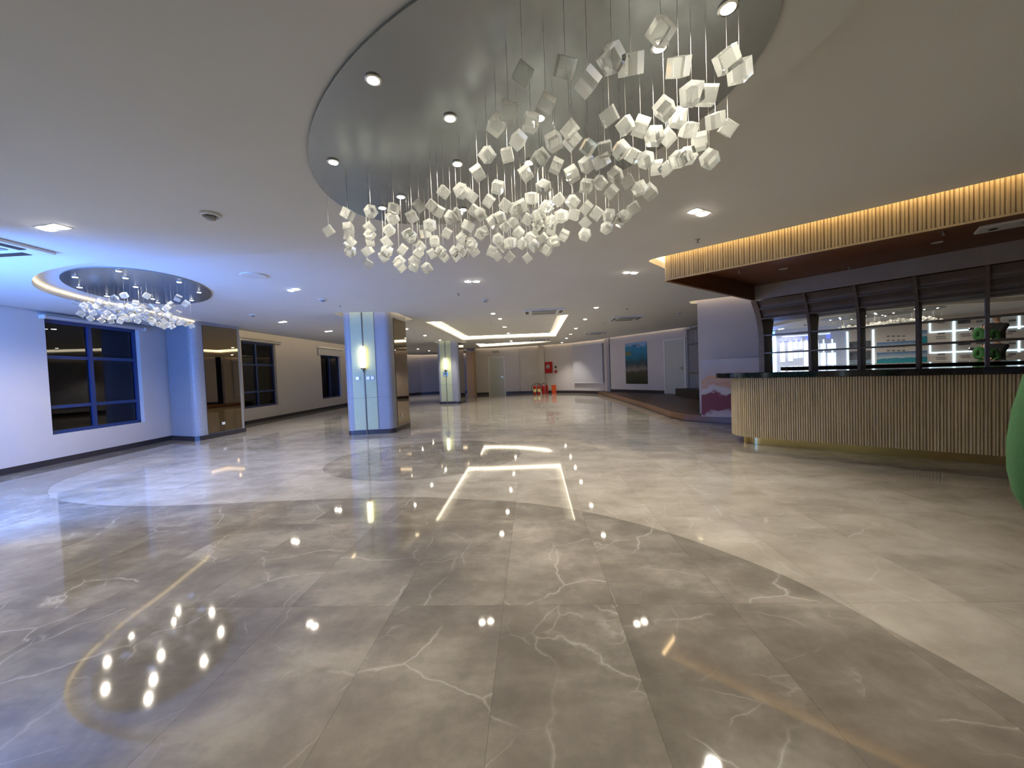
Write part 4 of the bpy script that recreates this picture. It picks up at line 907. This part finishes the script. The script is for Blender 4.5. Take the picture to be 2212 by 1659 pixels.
def cassette_ac(x0, x1, y0, y1, z, label, mat='white'):
    e = empty('air_conditioner', ((x0+x1)/2, (y0+y1)/2, z), label=label, cat='air conditioner', group='ceiling cassette air conditioners'); w_, d_ = (x1-x0)/2, (y1-y0)/2
    local('panel', MB().box(-w_, w_, -d_, d_, -0.03, 0), M[mat], e, bevel=0.01)
    local('intake_grille', MB().box(-w_*0.58, w_*0.58, -d_*0.55, d_*0.55, -0.038, -0.029), M['grey_plastic'], e)
    for nm, bx in (('a', (-w_*0.6, w_*0.6, -d_*0.9, -d_*0.74)), ('b', (-w_*0.6, w_*0.6, d_*0.74, d_*0.9)), ('c', (-w_*0.9, -w_*0.74, -d_*0.6, d_*0.6)), ('d', (w_*0.74, w_*0.9, -d_*0.6, d_*0.6))):
        local('air_slot', MB().box(bx[0], bx[1], bx[2], bx[3], -0.034, -0.029), M['black'], e)
cassette_ac(-5.49, -4.54, 2.58, 3.53, HL, 'ceiling air conditioner at the left edge above the windows side')
cassette_ac(-0.14, 0.84, 8.98, 9.62, HU, 'nearest ceiling air conditioner in front of the tray')
cassette_ac(2.35, 3.2, 10.9, 11.7, HU, 'ceiling air conditioner right of the tray')
cassette_ac(2.2, 3.05, 15.2, 16.0, HU, 'farther ceiling air conditioner right of the tray')
cassette_ac(-5.9, -5.0, 12.2, 13.1, HU, 'ceiling air conditioner left of the nearest pillar')
cassette_ac(0.0, 0.9, 17.2, 18.0, HU, 'ceiling air conditioner between the two trays')
pa = unp(2115, 494, z=2.63); e = empty('air_conditioner', (pa.x, pa.y, 2.66), radians(-39.8), label='slim air conditioner under the bar canopy', cat='air conditioner')
local('panel', MB().box(0, 1.25, 0.0, 0.30, -0.03, 0), M['white'], e, bevel=0.01); local('logo_knob', MB().cyl((0.12, 0.15, -0.036), 0.035, 0.01), M['black'], e); local('air_slot', MB().box(0.3, 1.15, 0.06, 0.10, -0.034, -0.029), M['grey_plastic'], e)

# night outside
tag(MB().box(-11.6, -11.5, -3, 24, -0.5, 2.0).build('night_hedge', M['night']), 'dark hedge outside the left windows', 'hedge')

# ------------------------------------------------------------------ people
def skin(name, verts, edges, radii, mat, parent, root=0, sub=2):
    me = bpy.data.meshes.new(name); me.from_pydata([Vector(v) for v in verts], edges, []); me.materials.append(mat)
    o = bpy.data.objects.new(name, me); COL.objects.link(o); o.parent = parent
    sk = o.modifiers.new('skin', 'SKIN'); sk.use_smooth_shade = True
    if not me.skin_vertices: me.skin_vertices.new()
    for i, r in enumerate(radii):
        r = (r, r) if not isinstance(r, tuple) else r
        me.skin_vertices[0].data[i].radius = r
    me.skin_vertices[0].data[root].use_root = True
    s = o.modifiers.new('sub', 'SUBSURF'); s.levels = sub; s.render_levels = sub
    return o
skinm = plain('skin', (0.55, 0.33, 0.23), 0.5); hairm = plain('black_hair', (0.012, 0.01, 0.009), 0.5, var=0.4, scale=80, bump=0.4)
def fingers(parent, wrist, fwd, side, dn, mat, s=1.0):
    w_ = Vector(wrist); f, sd, d = Vector(fwd).normalized(), Vector(side).normalized(), Vector(dn).normalized()
    pv = [w_, w_+f*0.04*s, w_+f*0.085*s]; skin('palm', pv, [(0, 1), (1, 2)], [(0.022*s, 0.018*s), (0.034*s, 0.015*s), (0.036*s, 0.013*s)], mat, parent)
    for k, L in enumerate((0.066, 0.075, 0.07, 0.055)):
        b = w_+f*0.085*s+sd*(0.026-k*0.0175)*s
        p = [b-f*0.02*s, b+f*L*0.45*s+d*0.01*s, b+f*L*0.75*s+d*0.026*s, b+f*L*0.85*s+d*0.045*s]
        skin('finger', p, [(0, 1), (1, 2), (2, 3)], [0.0085*s, 0.008*s, 0.0075*s, 0.0065*s], mat, parent, sub=1)
    b = w_+f*0.025*s+sd*0.03*s; p = [b-sd*0.012*s, b+f*0.03*s+sd*0.025*s+d*0.01*s, b+f*0.058*s+sd*0.028*s+d*0.025*s]
    skin('thumb', p, [(0, 1), (1, 2)], [0.0105*s, 0.0095*s, 0.0075*s], mat, parent, sub=1)
def person(name, label, loc, rz, H, top_mat, leg_mat, shoe_mat, arms, headdir=0.0, sx=1.0):
    """person standing facing local +Y; arms = [(shoulder->elbow->wrist) local points for side -1, +1]"""
    e = empty(name, (*loc, 0), rz, label=label, cat='person'); k = H/1.75
    # body: neck, head, legs as one skin surface
    V = [(0, 0, 0.93), (0, 0.0, 1.15), (0, 0.0, 1.36), (0, 0.01, 1.46), (0, 0.02, 1.53), (0, 0.03, 1.61), (0, 0.03, 1.69),
         (-0.09, 0, 0.88), (-0.10, 0.02, 0.50), (-0.10, -0.01, 0.10), (-0.11, 0.10, 0.035),
         (0.09, 0, 0.88), (0.10, 0.02, 0.50), (0.10, -0.01, 0.10), (0.11, 0.10, 0.035)]
    E = [(0, 1), (1, 2), (2, 3), (3, 4), (4, 5), (5, 6), (0, 7), (7, 8), (8, 9), (9, 10), (0, 11), (11, 12), (12, 13), (13, 14)]
    R = [(0.11, 0.08), (0.10, 0.08), (0.12, 0.08), 0.055, (0.058, 0.065), (0.078, 0.095), (0.06, 0.075), 0.085, 0.058, 0.042, (0.035, 0.03), 0.085, 0.058, 0.042, (0.035, 0.03)]
    sc = lambda v: (v[0]*k, v[1]*k, v[2]*k)
    rr = [tuple(c*k for c in r) if isinstance(r, tuple) else r*k for r in R]
    nb0 = len(V); VV = [sc(v) for v in V]; EE = list(E)
    for sd, (s_, el, wr) in zip((-1, 1), arms):
        i = len(VV); VV += [s_, el, wr]; EE += [(2, i), (i, i+1), (i+1, i+2)]; rr += [0.05*k, 0.04*k, 0.026*k]
    body = skin('body', VV, EE, rr, skinm, e, sub=2)
    # face
    hc = Vector(sc((0, 0.03, 1.605)))
    for s in (-1, 1):
        local('eye', MB().lathe([(0.001, -0.011), (0.009, -0.006), (0.012, 0.0), (0.009, 0.006), (0.001, 0.011)], (s*0.032*k, hc.y+0.083*k, hc.z+0.005), 10), M['black'], e, smooth=True)
        local('ear', MB().lathe([(0.001, -0.03), (0.014, -0.015), (0.016, 0.01), (0.001, 0.03)], (s*0.082*k, hc.y, hc.z-0.005), 10), skinm, e, smooth=True)
    skin('nose', [hc+Vector((0, 0.085*k, 0.01)), hc+Vector((0, 0.108*k, -0.022))], [(0, 1)], [0.008, 0.014], skinm, e, sub=1)
    skin('mouth', [hc+Vector((-0.02, 0.088*k, -0.052)), hc+Vector((0, 0.094*k, -0.052)), hc+Vector((0.02, 0.088*k, -0.052))], [(0, 1), (1, 2)], [0.004, 0.006, 0.004], plain('lip', (0.4, 0.15, 0.12), 0.5), e, sub=1)
    skin('hair', [hc+Vector((0, -0.045*k, -0.045)), hc+Vector((0, -0.035*k, 0.035)), hc+Vector((0, 0.025*k, 0.072))], [(0, 1), (1, 2)], [(0.088*k, 0.07*k), (0.104*k, 0.10*k), (0.092*k, 0.07*k)], hairm, e, sub=2)
    # clothes
    T = [(0, 0, 0.80), (0, 0, 0.97), (0, 0, 1.2), (0, 0, 1.36), (0, 0.005, 1.44)]; TE = [(0, 1), (1, 2), (2, 3), (3, 4)]; TR = [(0.19, 0.145), (0.185, 0.14), (0.17, 0.13), (0.165, 0.115), (0.075, 0.07)]
    TV = [sc(v) for v in T]; TR = [tuple(c*k for c in r) for r in TR]
    for sd, (s_, el, wr) in zip((-1, 1), arms):
        i = len(TV); s_, el, wr = Vector(s_), Vector(el), Vector(wr); TV += [s_, (s_+el)/2, el, el.lerp(wr, 0.9)]; TE += [(3, i), (i, i+1), (i+1, i+2), (i+2, i+3)]; q_ = sx if sd < 0 else 1.0; TR += [0.076*k*q_, 0.068*k*q_, 0.062*k*q_, 0.046*k*min(q_, 1.1)]
    skin('jacket', TV, TE, TR, top_mat, e, root=1, sub=2)
    LV = [sc(v) for v in [(0, 0, 0.90), (-0.09, 0, 0.82), (-0.10, 0.02, 0.50), (-0.10, -0.01, 0.07), (0.09, 0, 0.82), (0.10, 0.02, 0.50), (0.10, -0.01, 0.07)]]
    skin('trousers', LV, [(0, 1), (1, 2), (2, 3), (0, 4), (4, 5), (5, 6)], [c if False else tuple(q*k for q in c) for c in [(0.11, 0.09), (0.105, 0.10), (0.082, 0.082), (0.072, 0.072), (0.105, 0.10), (0.082, 0.082), (0.072, 0.072)]], leg_mat, e, sub=2)
    for s in (-1, 1): skin('shoe', [sc((s*0.105, -0.03, 0.052)), sc((s*0.108, 0.06, 0.048)), sc((s*0.11, 0.15, 0.035))], [(0, 1), (1, 2)], [(0.045*k, 0.045*k), (0.05*k, 0.042*k), (0.04*k, 0.028*k)], shoe_mat, e, sub=2)
    return e
grn = plain('green_fabric', (0.024, 0.105, 0.028), 0.9, var=0.08, scale=150)
dark = plain('black_jacket_fabric', (0.012, 0.013, 0.014), 0.8, var=0.2, scale=60)
trs = plain('dark_trousers', (0.02, 0.022, 0.03), 0.8); sho = plain('dark_shoes', (0.02, 0.02, 0.02), 0.5)
# photographer behind the camera, holding the phone
fz = radians(-48+10)
ph = person('person', 'person in a black jacket holding up a phone, seen in the bar mirror', (0.16, -0.52), 0.0, 1.68, dark, trs, sho,
            [((-0.20, 0.0, 1.32), (-0.28, 0.12, 1.08), (-0.27, 0.37, 1.22)), ((0.20, 0.0, 1.32), (0.16, 0.15, 1.08), (-0.06, 0.37, 1.22))])
fingers(ph, (-0.265, 0.385, 1.225), (0.1, 0.8, 0.35), (0, -0.3, 1), (0.9, 0.3, 0), skinm, 0.75); fingers(ph, (-0.055, 0.385, 1.225), (-0.1, 0.8, 0.35), (0, -0.3, 1), (-0.9, 0.3, 0), skinm, 0.75)
phone = tag(MB().box(-0.075, 0.075, -0.028, -0.02, 1.235, 1.305).build('mobile_phone', M['black'], bevel=0.003), 'black phone held level in the hands of the black jacketed person', 'phone')
MB().cyl((-0.05, -0.02, 1.29), 0.006, 0.002, 'y', 12).build('flash_lamp', M['lamp'], phone)
# person in green close to the camera on the right
gp = person('person', 'person in a green top cut off by the right edge of the photo', (0.845, 0.42), radians(-50), 1.46, grn, trs, sho,
            [((-0.150, 0.008, 1.30), (-0.172, -0.008, 1.05), (-0.03, 0.10, 1.02)), ((0.17, 0.0, 1.22), (0.20, 0.02, 1.0), (0.10, 0.16, 0.95))], sx=1.55)
fingers(gp, (-0.015, 0.11, 1.015), (0.9, 0.25, -0.1), (0, 0, 1), (0, 0.5, 0), skinm, 0.7); fingers(gp, (0.08, 0.17, 0.95), (-0.9, 0.2, 0.0), (0, 0, 1), (0, 0.5, 0), skinm, 0.7)
